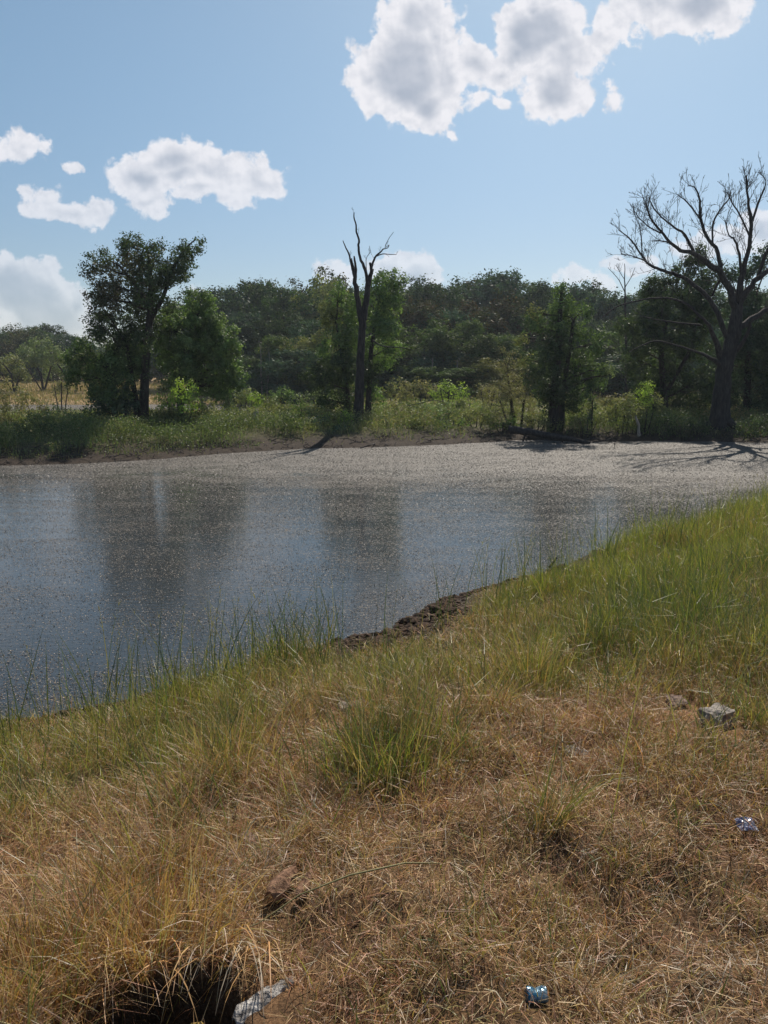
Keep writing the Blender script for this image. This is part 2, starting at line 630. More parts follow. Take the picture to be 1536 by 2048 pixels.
def flakes(name, P, size, cols, m, tilt=0.35, label=None, cat=None, r=rng):
    n = len(P)
    az = r.uniform(0, 2 * np.pi, n)
    L = size[0] + (size[1] - size[0]) * r.random(n) ** 2
    W = L * r.uniform(0.35, 0.9, n)
    nrm = np.stack([r.normal(0, tilt, n), r.normal(0, tilt, n), np.ones(n)], 1)
    nrm /= np.linalg.norm(nrm, axis=1, keepdims=True)
    A = np.stack([np.cos(az), np.sin(az), np.zeros(n)], 1)
    A -= nrm * (A * nrm).sum(1, keepdims=True)
    A /= np.linalg.norm(A, axis=1, keepdims=True)
    B = np.cross(nrm, A)
    a_ = A * L[:, None] / 2
    b_ = B * W[:, None] / 2
    j = r.uniform(-0.3, 0.3, (n, 1))
    V = np.stack([P - a_, P - b_ + a_ * j, P + a_, P + b_ - a_ * j], 1).reshape(-1, 3)
    Fq = np.arange(n * 4).reshape(n, 4)
    C = np.repeat(cols, 4, axis=0)
    return tag(quads(name, V, Fq, m, col=C), label, cat, kind='stuff')


M_flake, t = mat('weed_flake')
a = t.n('ShaderNodeAttribute', attribute_name='Col')
p = t.n('ShaderNodeBsdfPrincipled')
t.put(p.inputs['Base Color'], a.outputs['Color'])
p.inputs['Roughness'].default_value = 0.6
p.inputs['Specular IOR Level'].default_value = 0.25
o = t.n('ShaderNodeOutputMaterial')
t.put(o.inputs[0], p.outputs[0])

M_flake_wet = M_flake.copy()
M_flake_wet.name = 'wet_weed_flake'
for nd_ in M_flake_wet.node_tree.nodes:
    if nd_.type == 'BSDF_PRINCIPLED':
        nd_.inputs['Roughness'].default_value = 0.58
        nd_.inputs['Specular IOR Level'].default_value = 0.4


def scatter(N, y0, y1, pw, base):
    yy_ = y0 + (y1 - y0) * rng.random(N) ** pw
    xx_ = rng.uniform(-1, 1, N) * (yy_ * 0.62 + 2.0)
    d_ = pond_d(xx_, yy_)
    right = sst(xx_ / yy_, -0.3, 0.5)
    dens = base(xx_, yy_, right) * (0.5 + 1.0 * sst(fbm(xx_ * 1.0, yy_ * 3.2, 77, 5), 0.36, 0.62)) + 0.8 * sst(-d_, -0.1, 0.3) * (1 - sst(-d_, 0.2, 0.9))
    ok = (d_ < 0.02) & (rng.random(N) < dens)
    return np.stack([xx_[ok], yy_[ok], rng.uniform(0.002, 0.010, ok.sum())], 1)


pal = np.array([[0.36, 0.31, 0.26], [0.24, 0.20, 0.16], [0.12, 0.085, 0.06], [0.05, 0.04, 0.03], [0.18, 0.18, 0.11]])


def fcol(n):
    ci = rng.choice(5, n, p=[0.26, 0.27, 0.22, 0.2, 0.05])
    return pal[ci] * rng.uniform(0.75, 1.2, (n, 1))


P = scatter(1150000, 3, 18, 0.85, lambda x, y, q_: 0.45 + 0.25 * q_ + .35 * sst(y, 7, 13))
flakes('pondweed', P, (0.005, 0.018), fcol(len(P)) * [.84, .80, .76], M_flake, 0.4, 'small tan and brown bits of weed floating on the near water', 'pondweed')
P = scatter(440000, 12, 30, 1.0, lambda x, y, q_: 0.15 * sst(y + 2.5 * (fbm(x * .8, y * .8, 79) - .5), 12.5, 17) + 0.85 * sst(y + .16 * x + 7 * (fbm(x * .25, y * .25, 78) - .5), 15, 20.5))
flakes('pondweed_mat', P, (0.014, 0.036), fcol(len(P)) * .6 + [.075, .068, .062], M_flake_wet, 0.5, 'thick mat of dead weed standing in the water before the far bank', 'pondweed')
n = len(P)
print('flakes', n)

# ------------------------------------------------------------------ grass
CP = [  # px, py, kind mix, blade height, density of upright blades
    (1500, 1060, 'bright', .36, 1.0), (1300, 1120, 'bright', .32, 1.0), (1180, 1150, 'bright', .28, 1.0), (1480, 1200, 'deep', .45, 1.0),
    (1250, 1240, 'deep', .40, 1.0), (1100, 1210, 'lime', .34, 1.0), (1450, 1300, 'deep', .42, 1.0), (1250, 1330, 'deep', .40, .9),
    (1000, 1240, 'olive', .32, .9), (900, 1340, 'olive', .34, .9), (1080, 1370, 'olive', .36, .9), (700, 1340, 'olive', .30, .8),
    (560, 1350, 'olive', .30, .9), (400, 1390, 'lime', .28, .9), (250, 1430, 'lime', .26, .8), (100, 1490, 'lime', .24, .8),
    (300, 1500, 'olive', .30, .8), (430, 1500, 'olive', .34, .9), (100, 1570, 'olive', .22, .6), (600, 1490, 'pink', .12, .3),
    (640, 1560, 'pink', .12, .3), (760, 1520, 'deep', .34, 1.0), (840, 1500, 'olive', .34, .9), (980, 1440, 'mixed', .24, .6),
    (1050, 1500, 'pink', .15, .3), (1200, 1450, 'pink', .14, .3), (1180, 1530, 'red', .14, .4), (1380, 1380, 'olive', .34, .9),
    (1500, 1420, 'olive', .30, .7), (1350, 1530, 'mixed', .20, .6), (1500, 1560, 'mixed', .16, .5), (200, 1640, 'mixed', .20, .5),
    (450, 1620, 'mixed', .24, .5), (330, 1600, 'mixed', .24, .6), (700, 1650, 'red', .14, .5), (900, 1620, 'red', .16, .5), (1080, 1640, 'mixed', .20, .6),
    (1250, 1650, 'mixed', .16, .5), (1480, 1680, 'red', .10, .4), (100, 1750, 'straw', .18, .5), (330, 1800, 'gold', .22, .8), (500, 1750, 'grey', .14, .5),
    (700, 1750, 'straw', .10, .3), (800, 1700, 'straw', .10, .3), (1000, 1750, 'mixed', .14, .5), (1150, 1700, 'mixed', .16, .6), (1400, 1780, 'mixed', .12, .4),
    (1200, 1830, 'red', .12, .4), (1000, 1880, 'mixed', .13, .5), (1400, 1900, 'grey', .09, .3), (1480, 2000, 'grey', .08, .3), (80, 1930, 'gold', .22, .9),
    (250, 1900, 'gold', .22, .9), (480, 1900, 'straw', .12, .3), (700, 1950, 'red', .10, .3), (900, 1980, 'mixed', .12, .4), (1150, 1990, 'straw', .14, .5),
    (1300, 2030, 'grey', .08, .3), (600, 2040, 'red', .10, .3), (60, 2040, 'gold', .22, 1.0),
]
PAL = {  # fractions of: bright green, deep green, olive, straw, gold, pink-brown, red-brown, grey straw
    'bright': (.60, .12, .16, .08, .03, .01, 0, 0), 'deep': (.14, .42, .20, .14, .03, .03, .01, .03), 'lime': (.34, .12, .28, .14, .08, .02, .02, 0),
    'olive': (.10, .18, .32, .20, .10, .04, .04, .02), 'mixed': (.02, .08, .15, .28, .08, .17, .16, .06), 'straw': (0, .01, .06, .44, .10, .15, .12, .12),
    'gold': (0, .02, .07, .32, .20, .18, .15, .06), 'pink': (0, .01, .05, .25, .07, .40, .17, .05), 'red': (0, .01, .06, .20, .05, .22, .41, .05),
    'grey': (0, .01, .03, .30, .03, .20, .09, .34)}
COLS = np.array([[0.300, 0.300, 0.055], [0.105, 0.140, 0.042], [0.280, 0.235, 0.075], [0.53, 0.345, 0.165], [0.50, 0.28, 0.11],
                 [0.46, 0.235, 0.135], [0.29, 0.125, 0.060], [0.48, 0.39, 0.29]])
cpos = np.array([tuple(drop(a, b))[:2] for a, b, *_ in CP])
cpal = np.array([PAL[c[2]] for c in CP])
ch = np.array([[c[3], c[4]] for c in CP])


def field(x, y):
    """palette fractions, height, density at a place on the near bank"""
    d2 = (x[:, None] - cpos[None, :, 0]) ** 2 + (y[:, None] - cpos[None, :, 1]) ** 2
    sc_ = (0.06 * np.maximum(cpos[:, 1], 2)) ** 2
    wgt = 1.0 / (d2 / sc_[None, :] + 0.15) ** 1.7
    wgt /= wgt.sum(1, keepdims=True)
    fr_ = wgt @ cpal
    # patches where more of the grass has died off
    pd = sst(fbm(x * 1.7, y * 1.7, 55, 4), .42, .66)[:, None]
    fr_ = fr_ * (1 - .5 * pd) + .5 * pd * np.array(PAL['straw'])[None, :]
    hc = wgt @ ch
    hc[:, 0] *= .42 + .85 * fbm(x * 2.6, y * 2.6, 56, 3)
    return fr_, hc


def pick(frac, r):
    c = np.cumsum(frac, 1)
    c /= c[:, -1:]
    return np.minimum((r.random((len(frac), 1)) > c).sum(1), frac.shape[1] - 1)


def blades(root, L, az, th0, curl, W, col, segs=3, twist=None, r=rng):
    """ribbons that start at root, leave the vertical by th0 and bend by curl over their length"""
    n = len(root)
    P = np.zeros((n, segs + 1, 3))
    P[:, 0] = root
    hd = np.stack([np.cos(az), np.sin(az)], 1)
    for s in range(segs):
        th = th0 + curl * ((s + 0.5) / segs) ** 1.3
        st = (L / segs)[:, None] * np.stack([np.sin(th) * hd[:, 0], np.sin(th) * hd[:, 1], np.cos(th)], 1)
        P[:, s + 1] = P[:, s] + st
    tw = az + np.pi / 2 + (r.uniform(-1.2, 1.2, n) if twist is None else twist)
    S = np.stack([np.cos(tw), np.sin(tw), r.uniform(-.2, .2, n)], 1)
    prof = np.array([0.75, 1.0, 0.75, 0.12]) if segs == 3 else np.interp(np.linspace(0, 1, segs + 1), [0, .3, .7, 1], [.7, 1, .7, .1])
    off = S[:, None, :] * (W[:, None] * prof[None, :] / 2)[:, :, None]
    V = np.stack([P - off, P + off], 2).reshape(n, -1, 3)
    base = (np.arange(n) * (segs + 1) * 2)[:, None]
    q = np.array([[2 * s, 2 * s + 1, 2 * s + 3, 2 * s + 2] for s in range(segs)])
    Fq = (base[:, :, None] + q[None]).reshape(-1, 4)
    C = np.repeat(col, (segs + 1) * 2, axis=0)
    return V.reshape(-1, 3), Fq, C


class Stuff:
    def __init__(self):
        self.v, self.f, self.c, self.n = [], [], [], 0

    def add(self, vfc):
        v, f, c = vfc
        self.v.append(v)
        self.f.append(f + self.n)
        self.c.append(c)
        self.n += len(v)

    def build(self, name, m, parent=None):
        return quads(name, np.concatenate(self.v), np.concatenate(self.f), m, parent, col=np.concatenate(self.c))


def wedge(n, y0, y1, power, r=rng):
    """places on the near bank, more of them close by"""
    u = r.random(n)
    y = (y0 ** power + u * (y1 ** power - y0 ** power)) ** (1 / power)
    x = r.uniform(-1, 1, n) * (y * 0.70 + 1.8)
    d = pond_d(x, y)
    k = (d > 0.0) & near_side(x, y)
    return x[k], y[k], d[k]


OBST = []          # things lying in the grass: few blades grow right in front of them


def clear(x, y):
    k = np.ones(len(x), bool)
    for (ox, oy, rr) in OBST:
        k &= ((x - ox) ** 2 + ((y - oy + rr * 0.5) / 1.3) ** 2) > rr * rr
    return k


STONES = [  # px, py, Y-size(m): sx, sy, sz, kind
    (1432, 1452, .115, .09, .075, 'grey limestone block with broken pale top and dark face in the grass'),
    (1352, 1416, .095, .07, .040, 'flat pinkish stone in the grass left of the grey limestone block'),
    (1150, 1503, .085, .06, .018, 'flat pale stone almost buried in reddish dry grass'),
    (700, 1412, .11, .07, .025, 'flat tan stone among green blades below the muddy shore'),
    (932, 1472, .022, .018, .012, 'tiny pale pebble in dry grass between two patches of stones'),
    (495, 1682, .06, .035, .018, 'small pinkish flat stone in dry straw left of centre'),
]
for s in STONES:
    q = drop(s[0], s[1])
    OBST.append((q.x, q.y, max(s[2], 0.03) * (1.2 if s[2] > .09 and s[0] > 1300 else .8)))
for (px, py, rr) in [(570, 1800, .07), (520, 2022, .10), (1072, 2008, .03), (1488, 1668, .03)]:
    q = drop(px, py)
    OBST.append((q.x, q.y, rr))
HB = (HOLE.x, HOLE.y - 0.02, 0.17)


def nohole(x, y):
    return ((x - HB[0]) / .21) ** 2 + ((y - HB[1]) / .17) ** 2 > 1


def vary(col, r, a=0.22):
    return np.clip(col * r.uniform(1 - a, 1 + a, (len(col), 1)) * r.uniform(0.94, 1.06, (len(col), 3)), 0, 1)


# thatch: dead blades lying about
S = Stuff()
x, y, d = wedge(520000, 1.15, 13, 1.2)
fr, hh = field(x, y)
dry = fr[:, 3:].sum(1)
k = (rng.random(len(x)) < 0.25 + 0.8 * dry) & clear(x, y) & nohole(x, y) & (d > 0.25) & ~((x < 0.85) & (x > -0.5) & (d < 0.8) & (y > 5.3) & (rng.random(len(x)) < .9))
x, y, fr = x[k], y[k], fr[k]
n = len(x)
fr2 = fr.copy()
fr2[:, :2] *= 0.3
ci = pick(fr2, rng)
col = vary(COLS[ci], rng, 0.3)
L = (0.025 + 0.11 * rng.random(n) ** 1.6) * (1 + 0.05 * y)
swirl = fbm(x * 1.5, y * 1.5, 61) * 12
az = swirl + rng.normal(0, 1.8, n)
W = rng.uniform(0.0010, 0.0034, n) * (0.6 + 0.22 * y)
root = np.stack([x, y, gz(x, y) + 0.05 * rng.random(n) ** 1.5], 1)
S.add(blades(root, L, az, rng.uniform(0.55, 1.65, n), rng.normal(0.2, 0.9, n), W, col, 2))
tag(S.build('dry_grass', M_straw), 'matted dry straw coloured grass lying over the near bank', 'dry grass', kind='stuff')
print('thatch', n)

# standing blades in tufts
S = Stuff()
x, y, d = wedge(80000, 1.15, 17, 1.3)
fr, hh = field(x, y)
edge_ = sst(d, 0.05, 0.7 + 0.0 * d)
mudspot = ((x > 0.2) & (x < 2.8) & (d < 0.6)) | ((x < 0.85) & (x > -0.5) & (d < 0.85) & (y > 5.3))
hh[:, 0] *= np.where((x > .8) & (x < 3.0) & (d < 1.1), .62, 1.0)
hh[:, 0] *= np.where((x < 0.95) & (x > -0.6) & (y > 4.5), .45, 1.0)
clumpy = sst(fbm(x * 3.4, y * 3.4, 58, 2), .34, .62)
hh[:, 0] *= (.75 + .55 * clumpy) * (1 + .45 * sst(fr[:, 3:].sum(1), .5, .9))
k = (rng.random(len(x)) < (0.46 + 0.42 * hh[:, 1]) * (.35 + .9 * clumpy)) & clear(x, y) & (rng.random(len(x)) < edge_ + 0.05) & nohole(x, y) & ~(mudspot & (rng.random(len(x)) < .93))
x, y, fr, hh, d = x[k], y[k], fr[k], hh[k], d[k]
nt = len(x)
per = 13
tone = rng.uniform(0.62, 1.3, nt)
taz = rng.uniform(0, 2 * np.pi, nt)
tsize = rng.uniform(0.55, 1.25, nt)
ti = np.repeat(np.arange(nt), per)
n = len(ti)
spread = (0.014 + 0.010 * y[ti]) * rng.uniform(0.5, 1.4, nt)[ti]
bx = x[ti] + rng.normal(0, 1, n) * spread
by = y[ti] + rng.normal(0, 1, n) * spread
ci = pick(fr[ti], rng)
col = vary(COLS[ci] * tone[ti][:, None], rng, 0.2)
L = hh[ti, 0] * tsize[ti] * rng.uniform(0.45, 1.25, n)
ddry = ci >= 3
L = np.where(ddry, L * 0.8, L)
az = taz[ti] + rng.normal(0, 1.3, n)
W = rng.uniform(0.0020, 0.0048, n) * np.where(ddry, .75, 1) * (0.75 + 0.07 * y[ti])
root = np.stack([bx, by, gz(bx, by) - 0.01], 1)
th0 = np.abs(rng.normal(0.15, 0.28, n)) + 0.3 * (1 - hh[ti, 1])
curl = np.abs(rng.normal(0.5, 0.7, n)) + np.where(ddry, 0.6, 0)
S.add(blades(root, L, az, th0, curl, W, col, 3))
tag(S.build('green_grass', M_grass), 'green and olive grass standing in tufts over the near bank', 'grass', kind='stuff')
print('blades', n)

# long seed stalks that stand up against the water
S = Stuff()
x, y, d = wedge(12000, 2.2, 13, 1.6)
fr, hh = field(x, y)
k = (rng.random(len(x)) < 0.9 * fr[:, :3].sum(1)) & (d > 0.12) & ((d < 1.6) | (rng.random(len(x)) < .22)) & ~((x < 0.9) & (x > -0.35) & (y > 4.6)) & (fbm(x * 1.8, y * 1.8, 64) > .42)
x, y, fr = x[k], y[k], fr[k]
n = len(x)
L = rng.uniform(0.30, 0.85, n)
az = rng.uniform(0, 2 * np.pi, n)
th0 = np.abs(rng.normal(0.05, 0.18, n))
curl = np.abs(rng.normal(0.15, 0.35, n))
root = np.stack([x, y, gz(x, y)], 1)
col = vary(np.where(rng.random((n, 1)) < 0.6, COLS[1] * 1.1, COLS[2]), rng, 0.25)
v, f_, c_ = blades(root, L, az, th0, curl, rng.uniform(.0030, .0056, n) * (0.8 + .05 * y), col, 4)
S.add((v, f_, c_))
tips = v.reshape(n, 5, 2, 3).mean(2)[:, 3:5]
hk = rng.random(n) < 0.55
for rep in range(5):
    tt = rng.uniform(-0.2, 1.0, hk.sum())[:, None]
    base_ = tips[hk, 0] * (1 - tt) + tips[hk, 1] * tt
    m_ = len(base_)
    S.add(blades(base_, rng.uniform(.02, .05, m_), rng.uniform(0, 6.28, m_), rng.uniform(.1, .7, m_), rng.uniform(0, .6, m_),
                 rng.uniform(.003, .006, m_), vary(np.tile(COLS[2] * .8 + COLS[3] * .15, (m_, 1)), rng), 2))
rs = np.random.default_rng(71)
for (cx_, cy_, n_) in ((495, 1345, 26), (560, 1335, 34), (655, 1320, 26), (230, 1440, 22), (330, 1400, 22), (80, 1475, 16), (425, 1375, 18), (900, 1255, 12), (1010, 1215, 10),
                       (1120, 1170, 14), (1215, 1125, 16), (1330, 1100, 12), (770, 1330, 8)):
    q_ = drop(cx_, cy_)
    bx = q_.x + rs.normal(0, .10, n_)
    by = q_.y + rs.normal(0, .12, n_)
    S.add(blades(np.stack([bx, by, gz(bx, by)], 1), rs.uniform(.35, .85, n_), rs.uniform(0, 6.28, n_), np.abs(rs.normal(.12, .2, n_)), np.abs(rs.normal(.15, .4, n_)),
                 rs.uniform(.005, .008, n_) * (.6 + .08 * q_.y), vary(np.tile([[.075, .095, .035]], (n_, 1)), rs, .3), 4, r=rs))
tag(S.build('seed_stalks', M_grass), 'long thin grass seed stalks standing up before the pond', 'seed stalks', kind='stuff')


def tussock(px, py, n, h, rad, kinds, label, lean=(0, 0), wmul=1.0, seed=0, spread=0.45, z_up=0.0):
    r = np.random.default_rng(seed + 100)
    q = drop(px, py)
    e_ = r.normal(0, 1, (n, 2)) * rad / 2
    az = np.arctan2(e_[:, 1], e_[:, 0]) + r.normal(0, .7, n)
    z = gz(e_[:, 0] + q.x, e_[:, 1] + q.y) - q.z
    root = np.stack([e_[:, 0], e_[:, 1], z + z_up - .005], 1)
    ci = r.choice(8, n, p=np.array(PAL[kinds]) / sum(PAL[kinds]))
    L = h * r.uniform(.4, 1.15, n)
    v, f_, c_ = blades(root, L, az, np.abs(r.normal(.15, spread * .6, n)), np.abs(r.normal(.5, .5, n)), r.uniform(.002, .005, n) * wmul, vary(COLS[ci], r, .25), 4, r=r)
    hgt = v[:, 2:3]
    v = v + np.concatenate([hgt * lean[0], hgt * lean[1], hgt * 0], 1)
    o = quads('grass_tussock', v, f_, M_grass, col=c_)
    o.location = q
    return tag(o, label, 'grass tussock', 'tussocks of grass on the near bank')


tussock(770, 1545, 620, .34, .30, 'deep', 'tall dark green tussock in the middle of the bank beside a bare reddish patch', seed=1)
tussock(460, 1530, 420, .34, .28, 'olive', 'olive green tussock left of the bare reddish patch', seed=2)
tussock(1085, 1672, 70, .34, .05, 'deep', 'sparse spiky green tussock leaning right in dry reddish grass', lean=(.35, 0), seed=3, wmul=1.1)
tussock(300, 1925, 620, .26, .22, 'gold', 'golden dead tussock overhanging the dark pit at the bottom', seed=4, lean=(.1, -.25))
tussock(275, 1800, 300, .24, .26, 'gold', 'dry golden tussock with upright stems behind the dark pit', seed=5)
tussock(60, 1990, 480, .24, .20, 'gold', 'bright golden tussock in the bottom left corner', seed=6)
tussock(1060, 1390, 300, .42, .16, 'olive', 'tall olive tussock right of centre below the lush green grass', seed=7)

# straw stems arching down over the pit
S = Stuff()
r = np.random.default_rng(9)
n = 60
bx = HOLE.x + r.uniform(-.26, .26, n)
by = HOLE.y + .16 + r.uniform(-.02, .10, n)
root = np.stack([bx, by, gz(bx, by)], 1)
S.add(blades(root, r.uniform(.22, .42, n), r.normal(-np.pi / 2, .45, n), r.uniform(.25, .8, n), r.uniform(1.2, 2.2, n), r.uniform(.0025, .0045, n), vary(COLS[r.choice([3, 4, 7], n)], r), 6, r=r))
tag(S.build('straw_stems', M_straw), 'pale bent straw stems hanging over the dark pit', 'straw', kind='stuff')
# green runner stalk lying across the straw
tb = Tubes()
pts = [drop(420, 1925) + Vector((0, 0, .05)), drop(520, 1890) + Vector((0, 0, .07)), drop(600, 1850) + Vector((0, 0, .10)), drop(700, 1810) + Vector((0, 0, .10)), drop(810, 1775) + Vector((0, 0, .08)), drop(880, 1755) + Vector((0, 0, .05))]
org = pts[0]
tb.add([q - org for q in pts], [.0012, .0016, .0024, .003, .0032, .002], 5)
mst, t = mat('green_stalk')
p = t.n('ShaderNodeBsdfPrincipled')
t.put(p.inputs['Base Color'], t.mix(t.noise(t.n('ShaderNodeTexCoord').outputs['Object'], 20, 3), (0.14, 0.12, 0.035), (0.26, 0.22, 0.08)))
p.inputs['Roughness'].default_value = 0.6
o = t.n('ShaderNodeOutputMaterial')
t.put(o.inputs[0], p.outputs[0])
o = tb.build('grass_stalk', mst)
o.location = org
tag(o, 'long thick olive stalk lying across the dry straw above the pale bark', 'stalk')


# ------------------------------------------------------------------ stones, bark, litter, mud
def lump(name, loc, s, m, seed=0, blocky=0.0, sub=3, rot=0.0, amp=0.25):
    bm = bmesh.new()
    if blocky:
        bmesh.ops.create_cube(bm, size=2)
        bmesh.ops.subdivide_edges(bm, edges=bm.edges[:], cuts=7, use_grid_fill=True)
    else:
        bmesh.ops.create_icosphere(bm, subdivisions=sub, radius=1)
    from mathutils import noise as mn
    for v in bm.verts:
        c = v.co.copy()
        if blocky:
            c = c.lerp(c.normalized() * 1.25, 1 - blocky)
        nz = mn.noise(c * 1.3 + Vector((seed * 3.1, 0, 0))) * amp + mn.noise(c * 4 + Vector((seed, 5, 0))) * amp * .45
        nz = round(nz * 9) / 9 * .6 + nz * .4
        c = c * (1 + nz)
        v.co = Vector((c.x * s[0], c.y * s[1], c.z * s[2]))
    me = bpy.data.meshes.new(name)
    bm.to_mesh(me)
    bm.free()
    o = link(name, me, m)
    o.location = loc
    o.rotation_euler = (0, 0, rot)
    return o


M_pink = rough_mat('pink_stone', (0.18, 0.12, 0.095), (0.34, 0.24, 0.20), 12, .7)
for i, s in enumerate(STONES):
    q = drop(s[0], s[1])
    big = i == 0
    o = lump('stone', q + Vector((0, 0, s[4] * .3)), (s[2] * .6, s[3] * .6, s[4] * .7), M_pink if 'pink' in s[5] else M_stone, i, blocky=.72 if s[4] > .02 else .3, rot=.5 + i, amp=.30)
    if i in (2, 3):
        o.location.z -= .006
        o.scale.z = .6
    tag(o, s[5], 'stone', 'stones lying in the near grass')


def slab(name, pts, th, m, loc, curl=.3, nu=14, nv=6, seed=0, W=.03):
    """curved sheet of bark along pts (local) with ragged edges"""
    r = np.random.default_rng(seed)
    P = np.array([tuple(q) for q in pts])
    tt = np.linspace(0, 1, len(P))
    u = np.linspace(0, 1, nu)
    C = np.stack([np.interp(u, tt, P[:, k]) for k in range(3)], 1)
    T = np.gradient(C, axis=0)
    T /= np.linalg.norm(T, axis=1, keepdims=True)
    B = np.cross(T, [0, 0, 1])
    B /= np.linalg.norm(B, axis=1, keepdims=True)
    wd_ = W * np.interp(u, [0, .1, .5, .85, 1], [.5, 1, .9, .6, .25]) * r.uniform(.8, 1.2, nu)
    V = []
    for lay in (0, 1):
        for j in range(nv):
            s_ = (j / (nv - 1) - .5) * 2
            off = B * (wd_ * s_)[:, None]
            z = curl * W * (1 - s_ * s_) + r.normal(0, .0015, nu) + (-th if lay else 0)
            V.append(C + off + np.stack([np.zeros(nu), np.zeros(nu), z], 1))
    V = np.array(V).reshape(2 * nv, nu, 3)
    idx = np.arange(2 * nv * nu).reshape(2 * nv, nu)
    fs = []
    for j in range(nv - 1):
        for k_ in range(nu - 1):
            fs.append((idx[j, k_], idx[j, k_ + 1], idx[j + 1, k_ + 1], idx[j + 1, k_]))
            fs.append((idx[nv + j, k_], idx[nv + j + 1, k_], idx[nv + j + 1, k_ + 1], idx[nv + j, k_ + 1]))
    for k_ in range(nu - 1):
        for a_, b_ in ((0, nv), (nv - 1, 2 * nv - 1)):
            fs.append((idx[a_, k_], idx[b_, k_], idx[b_, k_ + 1], idx[a_, k_ + 1]))
    for j in range(nv - 1):
        for k_ in (0, nu - 1):
            fs.append((idx[j, k_], idx[j + 1, k_], idx[nv + j + 1, k_], idx[nv + j, k_]))
    o = quads(name, V.reshape(-1, 3), np.array(fs), m, smooth=False)
    o.location = loc
    return o


a0, a1 = on_z(470, 2062, .71), on_z(590, 1988, .71)
o = slab('bark_piece', [Vector((0, 0, .03)), (a1 - a0) * .5 + Vector((0, 0, .045)), (a1 - a0) + Vector((0, 0, .05))], .006, M_greybark, a0, .25, seed=3, W=.034)
tag(o, 'pale grey white strip of weathered bark at the bottom edge', 'bark')
M_brownbark = bark_mat('brown_bark', (0.16, 0.085, 0.05), (0.38, 0.22, 0.14), 12)
a0, a1 = drop(540, 1822), drop(592, 1775)
o = slab('bark_piece', [Vector((0, 0, .04)), (a1 - a0) * .5 + Vector((0, 0, .06)), (a1 - a0) + Vector((0, 0, .05))], .012, M_brownbark, a0, .7, nu=6, nv=5, seed=4, W=.032)
tag(o, 'curled reddish brown piece of bark with a dark underside in the straw', 'bark')
a0, a1 = drop(598, 1815), drop(622, 1782)
o = slab('bark_piece', [Vector((0, 0, .035)), (a1 - a0) + Vector((0, 0, .055))], .010, M_brownbark, a0, .3, nu=6, seed=5, W=.018)
tag(o, 'smaller upright brown sliver of bark right of the curled piece', 'bark')
a0 = on_z(392, 2078, .64)
o = slab('bark_piece', [Vector((-.06, -.03, .01)), Vector((0, .005, .035)), Vector((.05, -.02, .02))], .008, bark_mat('yellow_wood', (0.42, 0.28, 0.07), (0.6, 0.42, 0.14), 9, .3), a0, .4, nu=8, seed=6, W=.022)
tag(o, 'yellow chip of split wood at the lip of the dark pit', 'wood chip')


def litter(name, px, py, size, c1, c2, label, cat, seed, metal=.0, lift=.03, cyl=False):
    r = np.random.default_rng(seed)
    q = drop(px, py)
    m, t = mat(name + '_film')
    tcn = t.n('ShaderNodeTexCoord')
    n_ = t.noise(tcn.outputs['Object'], 40, 4, .6)
    p = t.n('ShaderNodeBsdfPrincipled')
    t.put(p.inputs['Base Color'], t.mix(t.smooth(n_, .42, .58), c1, c2))
    p.inputs['Roughness'].default_value = .25
    p.inputs['Metallic'].default_value = metal
    o_ = t.n('ShaderNodeOutputMaterial')
    t.put(o_.inputs[0], p.outputs[0])
    if cyl:
        # crushed drinks can: a cylinder on its side, squashed and dented
        nu, nv = 22, 24
        V, fs = [], []
        for i_ in range(nu):
            tt = i_ / (nu - 1)
            rad = size[1] * (0.25 if i_ in (0, nu - 1) else .82 if i_ in (1, nu - 2) else 1.0)
            for j_ in range(nv):
                a_ = j_ / nv * 2 * math.pi
                dent = 1 - .28 * math.exp(-((tt - .5) / .16) ** 2) * max(0, math.sin(a_ * 1.0 + .6)) + r.normal(0, .012)
                xx = (tt - .5) * size[0] + (0.004 if i_ == 0 else -.004 if i_ == nu - 1 else 0)
                V.append((xx, math.cos(a_) * rad * dent, math.sin(a_) * rad * dent * .72))
        for i_ in range(nu - 1):
            for j_ in range(nv):
                j2 = (j_ + 1) % nv
                fs.append((i_ * nv + j_, i_ * nv + j2, (i_ + 1) * nv + j2, (i_ + 1) * nv + j_))
        o = quads(name, np.array(V), np.array(fs), m, smooth=False)
        o.location = q + Vector((0, 0, lift))
        o.rotation_euler = (.25, .06, .12)
    else:
        nu, nv = 16, 10
        X, Y_ = np.meshgrid(np.linspace(-.5, .5, nu) * size[0], np.linspace(-.5, .5, nv) * size[1], indexing='ij')
        Z = fbm(X * 60 + 9, Y_ * 60 + 5, seed, 3) * .028 + .012 * np.cos(X / size[0] * 3)
        top = np.stack([X, Y_, Z], -1).reshape(-1, 3)
        V = np.concatenate([top, top - [0, 0, .0008]])
        idx = np.arange(nu * nv).reshape(nu, nv)
        fs = []
        for i_ in range(nu - 1):
            for j_ in range(nv - 1):
                a_ = (idx[i_, j_], idx[i_ + 1, j_], idx[i_ + 1, j_ + 1], idx[i_, j_ + 1])
                fs.append(a_)
                fs.append(tuple(v_ + nu * nv for v_ in a_[::-1]))
        o = quads(name, V, np.array(fs), m)
        o.location = q + Vector((0, 0, lift))
        o.rotation_euler = (.5, .1, .2)
    return tag(o, label, cat)


litter('crushed_can', 1072, 2006, (.062, .022), (.02, .12, .22), (.22, .33, .40), 'crushed blue can half buried in dry grass at the bottom', 'can', 3, .3, .018, True)
litter('plastic_scrap', 1488, 1664, (.075, .05), (.12, .12, .22), (.50, .50, .56), 'crumpled white and blue plastic scrap near the right edge', 'litter', 4, 0, .02)


